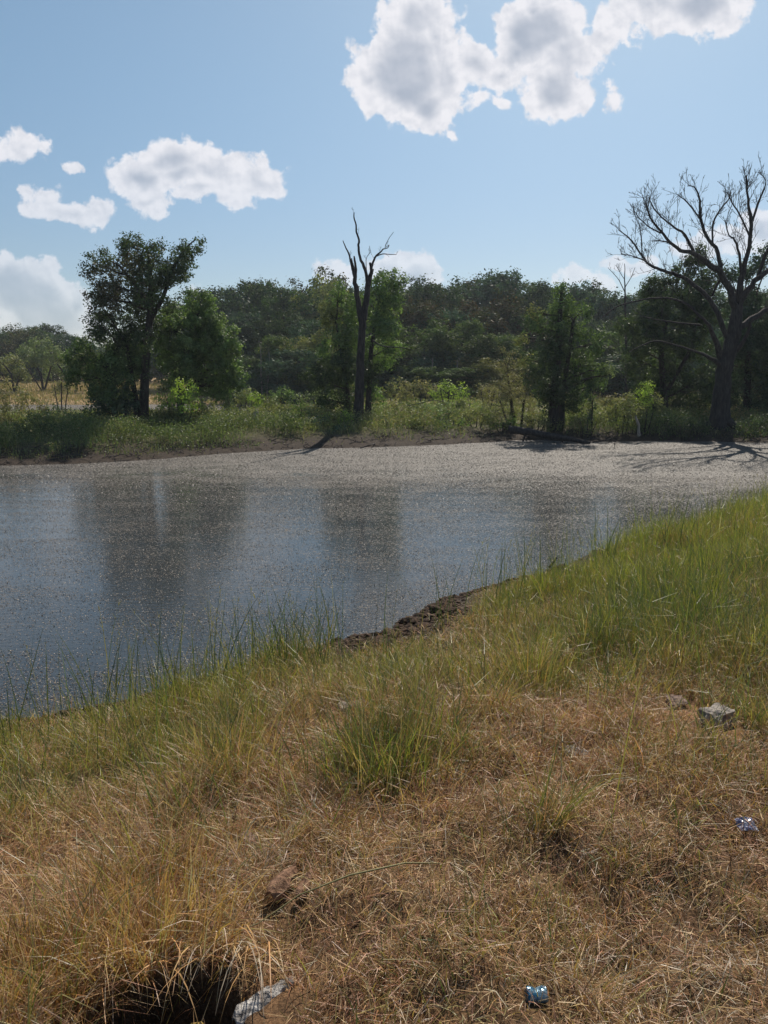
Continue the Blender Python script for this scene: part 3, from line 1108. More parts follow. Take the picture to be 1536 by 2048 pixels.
def clods(name, pts, label, cat, m):
    from mathutils import noise as mn
    V, Fc = [], []
    bm = bmesh.new()
    bmesh.ops.create_icosphere(bm, subdivisions=2, radius=1)
    base = np.array([tuple(v.co) for v in bm.verts])
    tri = np.array([[v.index for v in f.verts] for f in bm.faces])
    bm.free()
    r = np.random.default_rng(31)
    n0 = 0
    for (x, y, z, s) in pts:
        k_ = 1 + .55 * (r.random(len(base))[:, None] - .5) + .4 * np.sin(base @ r.normal(0, 3, 3))[:, None] * .5
        v = base * k_ * s * np.array([r.uniform(.8, 1.5), r.uniform(.7, 1.3), r.uniform(.4, .8)])
        V.append(v + [x, y, z])
        Fc.append(tri + n0)
        n0 += len(v)
    return tag(quads(name, np.concatenate(V), np.concatenate(Fc), m), label, cat, kind='stuff')


r = np.random.default_rng(8)
pts = []
for (x0, x1, n, smax) in ((660, 915, 420, .05), (915, 1130, 420, .028), (1080, 1120, 50, .035), (-100, 640, 260, .016), (1110, 1560, 120, .02)):
    for _ in range(n):
        px = r.uniform(x0, x1)
        py = np.interp(px, [a for a, b in NEAR], [b for a, b in NEAR]) + (r.uniform(-10, 40) if x0 == 660 else r.uniform(-9, 12)) * (1.0 if px < 900 else .6)
        q = on_z(px, py, .03)
        pts.append((q.x, q.y, max(gz1(q.x, q.y), -.02) + .004, r.uniform(.2, 1) ** 2 * smax + .005))
clods('mud_clods', pts, 'dark crumbly mud clods trampled along the near shore', 'mud', M_mud)
pp = []
for _ in range(2400):
    x0, y0 = r.uniform(-.5, .85), r.uniform(5.3, 7.9)
    d0 = float(pond_d(np.array([x0]), np.array([y0]))[0])
    if -.1 < d0 < .75:
        pp.append((x0, y0, gz1(x0, y0) + .002, .004 + .026 * r.random() ** 4))
clods('trampled_mud', pp, 'patch of trampled dark mud at the middle of the near shore', 'mud', M_mud)
for (px, py, s) in ((875, 1222, .11), (1102, 1160, .09), (1328, 1080, .12)):
    q = drop(px, py, .05)
    o = lump('mud_mound', Vector((q.x, q.y, max(q.z, 0) + s * .2)), (s * 1.3, s, s * .45), M_mud, int(px), sub=4, amp=.6)
    tag(o, {875: 'largest dark mud mound on the trampled shore in the middle', 1102: 'small mud mound with a stick at the edge of the lush grass',
            1328: 'dark mossy mound at the water edge by the bright green grass'}[px], 'mud mound')
tb = Tubes()
q = on_z(1097, 1135, .06)
tb.add([Vector((0, 0, 0)), Vector((.05, 0, .05)), Vector((.10, .02, .12))], [.016, .013, .008], 6)
o = tb.build('stick', M_bark)
o.location = q
tag(o, 'short dark stick poking out of the water by the small mud mound', 'stick')


# ------------------------------------------------------------------ leaves and trees
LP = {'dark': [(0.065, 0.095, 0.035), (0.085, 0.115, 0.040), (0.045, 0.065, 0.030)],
      'darkbrown': [(0.070, 0.085, 0.036), (0.10, 0.085, 0.042), (0.05, 0.068, 0.03), (0.12, 0.088, 0.042)],
      'mid': [(0.090, 0.145, 0.045), (0.125, 0.180, 0.058), (0.070, 0.110, 0.040), (0.15, 0.20, 0.07)],
      'bright': [(0.32, 0.42, 0.07), (0.38, 0.46, 0.085), (0.22, 0.31, 0.06)],  # brightened to put sunlight into the leaves of the shaded low bush
      'fresh': [(0.13, 0.20, 0.060), (0.17, 0.25, 0.075), (0.095, 0.15, 0.05), (0.21, 0.27, 0.09)],
      'olive': [(0.19, 0.20, 0.075), (0.25, 0.235, 0.09), (0.13, 0.155, 0.06)],
      'tan': [(0.27, 0.235, 0.115), (0.20, 0.20, 0.09), (0.32, 0.26, 0.14)],
      'pale': [(0.20, 0.245, 0.11), (0.25, 0.29, 0.13), (0.15, 0.19, 0.09)],
      'blue': [(0.070, 0.115, 0.070), (0.09, 0.135, 0.078), (0.055, 0.085, 0.055)]}


def leaf_mesh(cent, size, pal, r, aspect=.55, up=0.35, out=None):
    n = len(cent)
    nrm = r.normal(0, 1, (n, 3))
    if out is not None:
        nrm = nrm * .5 + out
    else:
        nrm[:, 2] = np.abs(nrm[:, 2]) + up
    nrm /= np.linalg.norm(nrm, axis=1, keepdims=True)
    A = r.normal(0, 1, (n, 3))
    A -= nrm * (A * nrm).sum(1, keepdims=True)
    A /= np.linalg.norm(A, axis=1, keepdims=True) + 1e-9
    B = np.cross(nrm, A)
    L = size * r.uniform(.6, 1.3, n)
    a_ = A * L[:, None] / 2
    b_ = B * (L * aspect)[:, None] / 2
    V = np.stack([cent - a_, cent - b_ + a_ * .15, cent + a_, cent + b_ + a_ * .15], 1).reshape(-1, 3)
    Fq = np.arange(4 * n).reshape(n, 4)
    return V, Fq


def crown(blobs, size, dens, pal, r, clump=.30, aspect=.55):
    """blobs (x,y,z,rx,ry,rz[,palette]); returns leaf mesh arrays and the centres of leaf clumps"""
    Vs, Fs, Cs, n0, subs = [], [], [], 0, []
    for bl in blobs:
        x, y, z, rx, ry, rz = bl[:6]
        pl = LP[bl[6]] if len(bl) > 6 else LP[pal]
        area = math.pi * rx * rz
        nl = max(12, int(dens * area))
        ns = max(4, int(area / (clump * clump) * 1.5))
        u = r.normal(0, 1, (ns, 3))
        u /= np.linalg.norm(u, axis=1, keepdims=True)
        u *= (r.random((ns, 1)) ** .42)
        sc_ = u * [rx, ry, rz] + [x, y, z]
        cs = clump * r.uniform(.5, 1.15, ns)
        tone = r.uniform(.6, 1.35, ns)
        pi_ = r.integers(0, len(pl), ns)
        wgt = cs ** 2
        si = r.choice(ns, nl, p=wgt / wgt.sum())
        off = r.normal(0, .48, (nl, 3)) * cs[si][:, None] * [1, 1, .92]
        cen = sc_[si] + off
        o1 = off / (np.linalg.norm(off, axis=1, keepdims=True) + 1e-6)
        o2 = (cen - [x, y, z]) / [rx, ry, rz]
        V, Fq = leaf_mesh(cen, size, pl, r, aspect, out=o1 * .7 + o2 * .5 + [0, 0, .35])
        base = np.array(pl)[pi_[si]] * tone[si][:, None]
        mixr = np.array(pl)[r.integers(0, len(pl), nl)]
        col = (base * .65 + mixr * .35) * r.uniform(.75, 1.3, (nl, 1))
        Vs.append(V)
        Fs.append(Fq + n0)
        Cs.append(np.repeat(col, 4, axis=0))
        n0 += len(V)
        subs.append(sc_)
    return np.concatenate(Vs), np.concatenate(Fs), np.concatenate(Cs), subs


def wig(p0, p1, n, amp, r, sag=0.0):
    p0, p1 = np.array(p0, float), np.array(p1, float)
    L = np.linalg.norm(p1 - p0)
    tt = np.linspace(0, 1, n)[:, None]
    P = p0 + (p1 - p0) * tt
    w_ = np.cumsum(r.normal(0, amp * L, (n, 3)), 0) * .35
    w_ -= w_[-1] * tt
    P = P + w_ * (tt > 0)
    P[:, 2] += (sag * L * (tt - tt * tt) * 4)[:, 0]
    return P


def leafy(name, label, cat, base, stems, blobs, leaf=.10, dens=850, pal='mid', seed=0, clump=.3, group=None, m=M_leaf, twigs=.5, trunk_r=None, aspect=.55, barkm=None):
    """base: world point.  stems: list of (polyline local, radii).  blobs local."""
    r = np.random.default_rng(seed + 500)
    e = empty(name, base, label, cat, group)
    V, Fq, C, subs = crown(blobs, leaf, dens, pal, r, clump, aspect)
    tb = Tubes()
    sk = []
    for P, rad in stems:
        P = np.array(P, float)
        tb.add(P, rad, 9)
        for a_, b_, ra, rb in zip(P[:-1], P[1:], rad[:-1], rad[1:]):
            for s_ in np.linspace(0, 1, 5):
                sk.append((*(a_ + (b_ - a_) * s_), ra + (rb - ra) * s_))
    sk = np.array(sk)
    for bl, sc_ in zip(blobs, subs):
        c = np.array(bl[:3])
        low = sk[sk[:, 2] < c[2] - .15 * np.linalg.norm(sk[:, :3] - c, axis=1)]
        if len(low) == 0:
            low = sk
        j = np.argmin(np.linalg.norm(low[:, :3] - c, axis=1))
        s0 = low[j]
        dist = np.linalg.norm(s0[:3] - c)
        rr = max(.008, min(s0[3] * .6, .022 * dist + .010))
        P = wig(s0[:3], c, 6, .08, r, .05)
        tb.add(P, np.linspace(rr, rr * .35, 6), 6)
        for q in sc_[r.random(len(sc_)) < twigs]:
            st = P[r.integers(2, 6)]
            tb.add(wig(st, q, 4, .08, r), np.linspace(rr * .35, .004, 4), 3)
    quads('crown', V, Fq, m, e, col=C)
    tb.build('trunk', barkm or M_bark, e)
    return e


def px_tree(name, label, cat, bpx, bpy_, Y, stems, blobs, pal='mid', leaf=.10, dens=850, seed=0, depth=.9, squash=1.0, **kw):
    """shape given in the photograph's pixels, then given depth at distance Y and built in metres round its base"""
    r = np.random.default_rng(seed)
    q = at(bpx, bpy_, Y)
    base = Vector((q.x, Y, gz1(q.x, Y)))
    sc_ = Y / F * 1.0
    st = []
    for pl in stems:
        P, rad = [], []
        yo = r.uniform(-.4, .4)
        for i_, (a_, b_, w_) in enumerate(pl):
            p_ = at(a_, b_, Y)
            P.append((p_.x - base.x, yo * i_ / len(pl), p_.z - base.z if i_ or pl[0][1] < bpy_ - 15 else -.15))
            rad.append(w_ * sc_ / 2)
        st.append((P, rad))
    bl = []
    for b_ in blobs:
        p_ = at(b_[0], b_[1], Y)
        rr = b_[2] * sc_
        bl.append((p_.x - base.x, r.uniform(-depth, depth) * rr * 1.2, p_.z - base.z, rr, rr * 1.15, rr * (b_[3] if len(b_) > 3 and not isinstance(b_[3], str) else squash), *([b_[-1]] if isinstance(b_[-1], str) else [])))
    return leafy(name, label, cat, base, st, bl, leaf, dens, pal, seed, **kw)


# the tall leaning tree on the left
px_tree('broadleaf_tree', 'tallest leafy tree on the left bank with dark forked crown', 'tree', 285, 860, 28,
        [[(285, 862, 26), (288, 800, 19), (291, 730, 15), (297, 660, 14), (303, 610, 12), (300, 540, 8), (295, 500, 5)],
         [(276, 862, 20), (272, 810, 13), (262, 760, 9), (250, 700, 7)],
         [(301, 640, 9), (325, 600, 8), (340, 560, 7), (352, 530, 5), (372, 500, 4), (395, 480, 2)],
         [(302, 620, 9), (270, 570, 7), (235, 530, 4), (205, 515, 2)]],
        [(262, 492, 26), (295, 490, 24), (246, 478, 10), (325, 500, 16), (205, 515, 22), (200, 535, 20), (235, 530, 36, 'darkbrown'), (275, 535, 42, 'darkbrown'), (320, 540, 36), (356, 515, 26), (382, 500, 22), (398, 480, 11), (402, 498, 10),
         (372, 535, 26), (350, 560, 26), (220, 575, 40, 'darkbrown'), (265, 590, 44), (310, 585, 38), (200, 610, 26), (195, 640, 26), (240, 635, 44), (285, 650, 36), (335, 610, 20), (230, 600, 40, 'darkbrown'), (215, 655, 34), (182, 655, 14), (252, 672, 36), (300, 680, 26), (345, 540, 30), (290, 560, 40)],
        pal='dark', leaf=.085, dens=1200, seed=1, clump=.20, twigs=.35, depth=1.7)
px_tree('broadleaf_tree', 'dense low dark green tree left of the leaning trunk', 'tree', 232, 858, 28.3,
        [[(232, 858, 14), (228, 800, 10), (220, 740, 8)], [(250, 858, 10), (252, 790, 7), (262, 720, 5)]],
        [(215, 690, 40), (180, 715, 32), (255, 710, 44), (200, 745, 44), (240, 760, 46), (170, 750, 24), (275, 740, 28), (185, 785, 28), (230, 800, 36), (262, 800, 34, 'blue'), (210, 820, 26, 'blue'), (165, 690, 18)],
        pal='mid', leaf=.095, dens=1300, seed=2, clump=.24, depth=1.5)
px_tree('broadleaf_tree', 'rounded green tree right of the leaning trunk', 'tree', 362, 850, 30.5,
        [[(362, 840, 16), (360, 780, 12), (368, 720, 9), (380, 680, 6)], [(362, 790, 8), (400, 750, 6), (440, 720, 4)]],
        [(375, 620, 34), (400, 605, 26), (350, 660, 40), (400, 665, 46), (440, 670, 36), (455, 700, 34), (330, 710, 34), (375, 715, 46), (420, 720, 46), (462, 735, 26), (475, 765, 18), (440, 770, 30),
         (400, 765, 34), (345, 750, 30), (430, 640, 24), (482, 752, 10), (340, 630, 22)],
        pal='fresh', leaf=.11, dens=1500, seed=3, clump=.24, depth=1.1)
px_tree('broadleaf_tree', 'low bright yellow green bush under the rounded tree', 'bush', 368, 866, 27.3,
        [[(365, 856, 5), (362, 820, 4), (370, 790, 3)], [(372, 856, 4), (385, 815, 3)], [(355, 856, 4), (335, 815, 3)]],
        [(365, 785, 24, 'bright'), (340, 800, 24, 'bright'), (380, 805, 26, 'bright'), (325, 775, 18), (355, 830, 26), (400, 820, 22), (330, 835, 20), (378, 770, 12, 'bright')],
        pal='olive', leaf=.09, dens=800, seed=4, clump=.2)
# leafy tree behind the bare forked trunk
px_tree('broadleaf_tree', 'leafy green tree right behind the forked dead trunk', 'tree', 735, 848, 33,
        [[(735, 850, 14), (738, 780, 11), (742, 700, 9), (755, 620, 6)], [(700, 850, 10), (695, 780, 8), (680, 700, 6), (672, 640, 4)]],
        [(775, 560, 24), (800, 570, 18), (762, 585, 30), (785, 610, 26), (750, 640, 36), (775, 660, 34), (790, 695, 22), (745, 700, 36), (770, 720, 22), (735, 750, 28, 'dark'),
         (678, 575, 12), (676, 600, 22), (690, 630, 28), (668, 640, 26, 'olive'), (650, 620, 16, 'olive'), (700, 680, 36), (665, 690, 32), (690, 730, 38, 'dark'), (660, 740, 32, 'dark'), (640, 760, 30, 'dark'), (690, 780, 34, 'dark'), (655, 800, 22, 'dark'), (720, 600, 26), (750, 790, 22), (700, 815, 18, 'dark')],
        pal='fresh', leaf=.115, dens=900, seed=5, clump=.26)
# tree and vines at right of centre
px_tree('broadleaf_tree', 'narrow leafy tree with twin dark trunks behind the fallen log', 'tree', 1110, 850, 29.5,
        [[(1108, 860, 28), (1110, 800, 22), (1114, 740, 16), (1118, 680, 13), (1121, 620, 9), (1124, 580, 5)], [(1122, 860, 16), (1124, 800, 11), (1135, 720, 9), (1146, 640, 6)]],
        [(1125, 580, 16), (1126, 605, 24), (1138, 630, 30), (1108, 640, 28), (1070, 625, 18, 'olive'), (1065, 650, 24), (1150, 665, 34), (1110, 680, 36, 'dark'), (1180, 690, 30), (1045, 680, 16, 'olive'), (1085, 720, 38, 'dark'), (1130, 730, 44, 'dark'),
         (1175, 730, 34), (1195, 755, 26), (1080, 765, 34, 'dark'), (1125, 780, 38, 'dark'), (1165, 780, 30), (1095, 800, 26, 'dark'), (1150, 810, 24), (1165, 620, 18), (1210, 735, 12, 'pale'), (1222, 748, 7, 'pale'), (1055, 720, 16, 'olive')],
        pal='mid', leaf=.10, dens=900, seed=6, clump=.24)
px_tree('willow_bush', 'tall pale olive bush left of the twin dark trunks', 'bush', 1030, 856, 30.5,
        [[(1030, 860, 8), (1022, 800, 6), (1015, 740, 3)], [(1042, 860, 6), (1050, 800, 4)], [(1018, 860, 5), (1000, 800, 3)]],
        [(1018, 715, 14, 'tan'), (1010, 745, 24), (1035, 760, 26), (1012, 785, 32), (1048, 800, 32), (985, 810, 26), (1020, 825, 34), (1062, 830, 22), (990, 840, 22), (1000, 700, 8, 'tan')],
        pal='tan', leaf=.07, dens=1100, seed=7, clump=.2, aspect=.35)
px_tree('cedar_bush', 'small upright dark cedar on the bank between olive shrubs', 'cedar', 1184, 846, 29,
        [[(1184, 850, 4), (1184, 800, 2)]],
        [(1184, 800, 7, 'blue'), (1184, 815, 10, 'blue'), (1184, 830, 12, 'blue'), (1183, 842, 11, 'blue')],
        pal='blue', leaf=.05, dens=3600, seed=8, clump=.12, aspect=.4)
# oaks behind the big bare tree at right
px_tree('oak_tree', 'dark leafy oak behind the left limbs of the bare tree', 'tree', 1330, 850, 34,
        [[(1330, 852, 18), (1328, 780, 14), (1325, 700, 11), (1340, 620, 7)], [(1335, 780, 9), (1380, 700, 7), (1400, 600, 5)]],
        [(1300, 575, 22), (1330, 580, 30), (1370, 560, 34), (1398, 530, 26), (1400, 510, 16), (1430, 560, 30), (1360, 610, 42), (1310, 620, 38), (1410, 620, 42), (1280, 660, 32), (1330, 680, 46), (1390, 690, 46), (1290, 720, 36), (1345, 750, 44), (1400, 770, 42),
         (1300, 780, 34), (1270, 700, 26), (1350, 810, 34), (1290, 830, 26), (1380, 825, 34), (1420, 820, 34), (1325, 835, 26), (1255, 650, 24)],
        pal='dark', leaf=.115, dens=1100, seed=9, clump=.28)
px_tree('oak_tree', 'dark leafy oak behind the right limbs of the bare tree', 'tree', 1495, 850, 35,
        [[(1495, 852, 18), (1497, 780, 14), (1500, 700, 10), (1505, 640, 7)]],
        [(1480, 620, 34), (1520, 600, 36), (1560, 620, 46), (1500, 660, 44), (1460, 680, 38), (1540, 690, 46), (1490, 730, 46), (1530, 770, 46), (1470, 780, 40), (1500, 820, 34), (1455, 825, 32), (1540, 825, 34), (1440, 720, 34), (1580, 720, 50), (1570, 800, 44), (1450, 550, 22), (1500, 540, 26), (1530, 520, 30)],
        pal='blue', leaf=.115, dens=1050, seed=10, clump=.28)
px_tree('oak_tree', 'oak beyond the right edge of the bank, only its left side in view', 'tree', 1640, 850, 33,
        [[(1640, 852, 20), (1640, 700, 12)]],
        [(1620, 560, 60), (1680, 600, 80), (1600, 640, 60), (1650, 700, 80), (1590, 740, 60), (1640, 800, 60), (1720, 740, 70)],
        pal='dark', leaf=.13, dens=450, seed=11, clump=.34)

# shrubs on the far bank
SH = [
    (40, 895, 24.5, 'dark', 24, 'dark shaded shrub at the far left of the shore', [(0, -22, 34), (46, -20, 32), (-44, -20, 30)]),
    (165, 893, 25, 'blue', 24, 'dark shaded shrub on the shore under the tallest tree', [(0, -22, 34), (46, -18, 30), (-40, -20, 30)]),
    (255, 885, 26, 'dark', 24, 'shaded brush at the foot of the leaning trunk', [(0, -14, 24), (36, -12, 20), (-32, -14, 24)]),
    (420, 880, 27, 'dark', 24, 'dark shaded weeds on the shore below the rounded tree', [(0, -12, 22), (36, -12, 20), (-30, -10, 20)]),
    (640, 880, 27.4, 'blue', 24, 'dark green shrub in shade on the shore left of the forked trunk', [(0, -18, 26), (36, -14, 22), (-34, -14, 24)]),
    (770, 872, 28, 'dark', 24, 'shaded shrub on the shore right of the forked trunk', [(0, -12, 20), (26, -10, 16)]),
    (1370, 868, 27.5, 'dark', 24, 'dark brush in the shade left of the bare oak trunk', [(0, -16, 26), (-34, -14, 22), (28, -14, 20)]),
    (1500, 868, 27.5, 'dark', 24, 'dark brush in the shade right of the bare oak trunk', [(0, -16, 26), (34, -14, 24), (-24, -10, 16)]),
    (1290, 845, 28.5, 'olive', 28, 'yellow green shrub at the left foot of the bare oak', [(0, -50, 22, 'bright'), (-24, -28, 22), (10, -70, 16, 'bright'), (20, -40, 22), (-45, -20, 18)]),
    (1245, 850, 28.3, 'olive', 25, 'wide olive shrub between the cedar and the bare oak', [(-10, -35, 22), (15, -40, 24), (0, -15, 26), (-30, -15, 20), (30, -18, 20)]),
    (952, 858, 29, 'olive', 25, 'rounded olive shrub left of the fallen log', [(-20, -24, 26), (10, -30, 28), (34, -18, 22)]),
    (885, 858, 30, 'pale', 25, 'pale green shrub on the middle of the far bank', [(-18, -26, 26), (14, -32, 26), (0, -14, 24), (-40, -16, 18)]),
    (815, 852, 30.5, 'olive', 25, 'scraggly olive shrub right of the forked dead trunk', [(-10, -22, 22), (16, -26, 24), (40, -16, 18)]),
    (895, 800, 42, 'bright', 20, 'bright green bush in the clearing in front of the wood', [(0, -18, 24), (24, -14, 20), (-22, -12, 18)]),
    (840, 800, 44, 'tan', 20, 'tan bush in the clearing right of the forked dead trunk', [(0, -22, 24), (26, -20, 20), (-30, -20, 24)]),
    (790, 800, 46, 'olive', 20, 'olive bush at the left edge of the clearing', [(0, -24, 26), (26, -16, 20)]),
    (600, 855, 29.5, 'pale', 25, 'fresh pale green shrub left of the forked dead trunk', [(0, -28, 24, 'bright'), (30, -24, 24), (54, -16, 20, 'bright'), (-24, -18, 22)]),
    (540, 850, 31.5, 'olive', 25, 'olive shrub right of the small stump', [(0, -24, 24), (24, -30, 20), (-20, -14, 18)]),
    (455, 858, 29.5, 'mid', 25, 'dark green sapling between the rounded tree and the stump', [(0, -70, 14), (-2, -48, 20), (6, -30, 18), (-6, -16, 18)]),
    (505, 820, 38, 'olive', 22, 'yellowish bush behind the small stump', [(-14, -22, 20), (14, -22, 22, 'bright'), (36, -12, 20), (-36, -10, 18)]),
    (640, 815, 40, 'pale', 22, 'pale bush in the shade left of the forked dead trunk', [(0, -20, 22), (30, -14, 20), (-30, -14, 22)]),
    (425, 845, 33, 'olive', 22, 'olive shrub in sunlight below the rounded tree', [(0, -20, 26), (30, -18, 22), (-24, -14, 22)]),
    (55, 858, 27.5, 'olive', 22, 'leafy tan shrub standing before the second pond', [(0, -70, 22, 'tan'), (-16, -50, 18, 'tan'), (20, -38, 20, 'tan'), (0, -14, 26)]),
    (10, 862, 27, 'tan', 22, 'tan shrub at the left edge of the far bank', [(-5, -85, 20), (5, -60, 24), (-8, -30, 26), (10, -14, 26)]),
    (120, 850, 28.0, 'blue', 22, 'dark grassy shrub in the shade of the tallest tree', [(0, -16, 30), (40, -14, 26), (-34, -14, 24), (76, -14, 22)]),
    (700, 858, 28.5, 'mid', 22, 'small green shrub at the foot of the forked dead trunk', [(-12, -22, 16, 'bright'), (-34, -14, 18)]),
    (1175, 862, 28, 'tan', 22, 'low tan weeds beside the twin dark trunks', [(-18, -18, 14, 'tan'), (-8, -8, 14, 'olive')]),
    (1075, 858, 28.6, 'olive', 22, 'olive shrub at the butt of the fallen log', [(0, -18, 20), (-22, -14, 20), (18, -10, 14)]),
    (120, 785, 50, 'tan', 22, 'pale feathery bush in the dry meadow', [(0, -16, 16), (-12, -6, 14), (100, -20, 18, 'olive'), (14, -10, 14)]),
]
EX = [(735, 812, 40, 'tan', 'small tan bush in the weeds beside the forked trunk'), (690, 800, 44, 'olive', 'small olive bush far behind the forked trunk'),
      (560, 800, 43, 'fresh', 'small fresh green bush in the sunny gap left of centre'), (480, 806, 41, 'pale', 'small pale bush right below the rounded tree'),
      (860, 830, 34, 'pale', 'pale bush in the scrub midway between both twin trunks and the snag'), (925, 826, 35, 'olive', 'olive bush before the bright clearing bush'),
      (975, 800, 41, 'tan', 'tan bush at the right end of the clearing'), (790, 835, 33, 'tan', 'tan low bush just right of the snag'),
      (905, 862, 28.6, 'fresh', 'fresh green low weeds on the shore of the middle bank'), (845, 868, 28.2, 'olive', 'olive low weeds hanging over the shore in the middle'),
      (580, 872, 28.4, 'tan', 'tan low weeds on the shore right of the stump'), (1230, 820, 36, 'tan', 'tan bush behind the cedar'), (1150, 835, 33, 'olive', 'olive bush behind the twin trunks'),
      (1005, 865, 28.8, 'fresh', 'green weeds before the willowy bush'), (475, 872, 28, 'olive', 'olive low weeds on the shore left of the stump'),
      (640, 838, 33, 'tan', 'tan bush in the sun left of the snag')]
rx_ = random.Random(4)
for (px, py, Y, pal, lab) in EX:
    SH.append((px, py, Y, pal, 20, lab, [(rx_.uniform(-22, 22), -rx_.uniform(6, 20), rx_.uniform(11, 18)) for _ in range(4)]))
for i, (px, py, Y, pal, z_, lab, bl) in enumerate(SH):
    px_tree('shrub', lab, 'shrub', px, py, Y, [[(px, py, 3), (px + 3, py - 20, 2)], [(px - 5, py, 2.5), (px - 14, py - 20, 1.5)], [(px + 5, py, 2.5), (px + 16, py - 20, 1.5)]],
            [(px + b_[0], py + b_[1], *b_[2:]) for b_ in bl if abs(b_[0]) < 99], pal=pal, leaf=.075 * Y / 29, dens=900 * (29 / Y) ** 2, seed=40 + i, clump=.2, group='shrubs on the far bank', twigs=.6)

# ------------------------------------------------------------------ dead trees


def twigs(tb, P, r0, r, level, length, upb=.35, dens=1.0, start=.25):
    """bare twigs off a limb polyline P"""
    P = np.asarray(P)
    seg = np.linalg.norm(np.diff(P, axis=0), axis=1)
    tot = seg.sum()
    nT = max(2, int(dens * tot * (2.6 if level == 0 else 4.2 if level == 1 else 6)))
    cum = np.concatenate([[0], np.cumsum(seg)])
    for _ in range(nT):
        s = tot * (start + (1 - start) * r.random())
        k_ = min(np.searchsorted(cum, s) - 1, len(P) - 2)
        k_ = max(k_, 0)
        f_ = (s - cum[k_]) / max(seg[k_], 1e-6)
        p0 = P[k_] * (1 - f_) + P[k_ + 1] * f_
        T = (P[k_ + 1] - P[k_]) / max(seg[k_], 1e-6)
        side = r.normal(0, 1, 3)
        side -= T * side.dot(T)
        side /= np.linalg.norm(side)
        a_ = r.uniform(.45, 1.0)
        d_ = T * math.cos(a_) + side * math.sin(a_)
        d_ = d_ + [0, 0, upb * r.uniform(.2, 1.2)]
        d_ /= np.linalg.norm(d_)
        L = length * r.uniform(.4, 1.15) * (1.15 - .5 * s / tot)
        npt = 5
        Q = [p0]
        for j in range(npt - 1):
            d_ = d_ + r.normal(0, .13, 3) + [0, 0, .06 * upb]
            d_ /= np.linalg.norm(d_)
            Q.append(Q[-1] + d_ * L / (npt - 1))
        rr = r0 * (.55 if level == 0 else .6) * r.uniform(.6, 1)
        rr = max(rr, .0052)
        tb.add(Q, np.linspace(rr, max(rr * .35, .0042), npt), 4 if level else 5)
        if level < 2:
            twigs(tb, Q, rr, r, level + 1, L * .55, upb, 1.0, .2)


def limb_world(pl, Y, dy, base):
    P, rad = [], []
    n = len(pl)
    for i_, (a_, b_, w_) in enumerate(pl):
        yy = Y + dy * i_ / max(1, n - 1)
        q = at(a_, b_, yy)
        P.append((q.x - base.x, yy - base.y, q.z - base.z))
        rad.append(w_ * yy / F / 2)
    return P, rad


def refine(P, rad, k_, amp, r):
    P = np.array(P, float)
    n = len(P)
    tt = np.arange(n)
    t2 = np.linspace(0, n - 1, (n - 1) * k_ + 1)
    # Catmull-like smoothing through cubic interpolation
    Q = []
    for t_ in t2:
        i_ = min(int(t_), n - 2)
        f_ = t_ - i_
        p0, p1, p2, p3 = P[max(i_ - 1, 0)], P[i_], P[i_ + 1], P[min(i_ + 2, n - 1)]
        Q.append(.5 * ((2 * p1) + (-p0 + p2) * f_ + (2 * p0 - 5 * p1 + 4 * p2 - p3) * f_ ** 2 + (-p0 + 3 * p1 - 3 * p2 + p3) * f_ ** 3))
    Q = np.array(Q)
    R_ = np.interp(t2, tt, rad)
    Q[1:] += r.normal(0, 1, (len(Q) - 1, 3)) * amp * R_[1:, None]
    return Q, R_


OY = 29.0
q = at(1440, 846, OY)
ob = Vector((q.x, OY, gz1(q.x, OY)))
oak = empty('bare_oak', ob, 'huge bare dead oak with wide spreading limbs at the right', 'tree')
r = np.random.default_rng(77)
trunkpl = [(1440, 860, 52), (1441, 835, 39), (1443, 800, 34), (1446, 760, 30), (1451, 730, 30), (1462, 690, 28), (1470, 650, 24), (1476, 610, 19)]
P, rad = limb_world(trunkpl, OY, 0, ob)
P[0] = (P[0][0], P[0][1], -.3)
P, rad = refine(P, rad, 4, .05, r)
tb = Tubes()
tb.add(P, rad, 14)
for a_, b_ in ((-1, 1400), (1, 1480), (.3, 1455)):   # root flare
    A, rr_ = limb_world([(1440, 835, 26), (b_ * .5 + 720, 848, 20), (b_, 858, 8)], OY, -.5 * a_, ob)
    tb.add(A, rr_, 7)
tb.build('trunk', M_dead, oak)
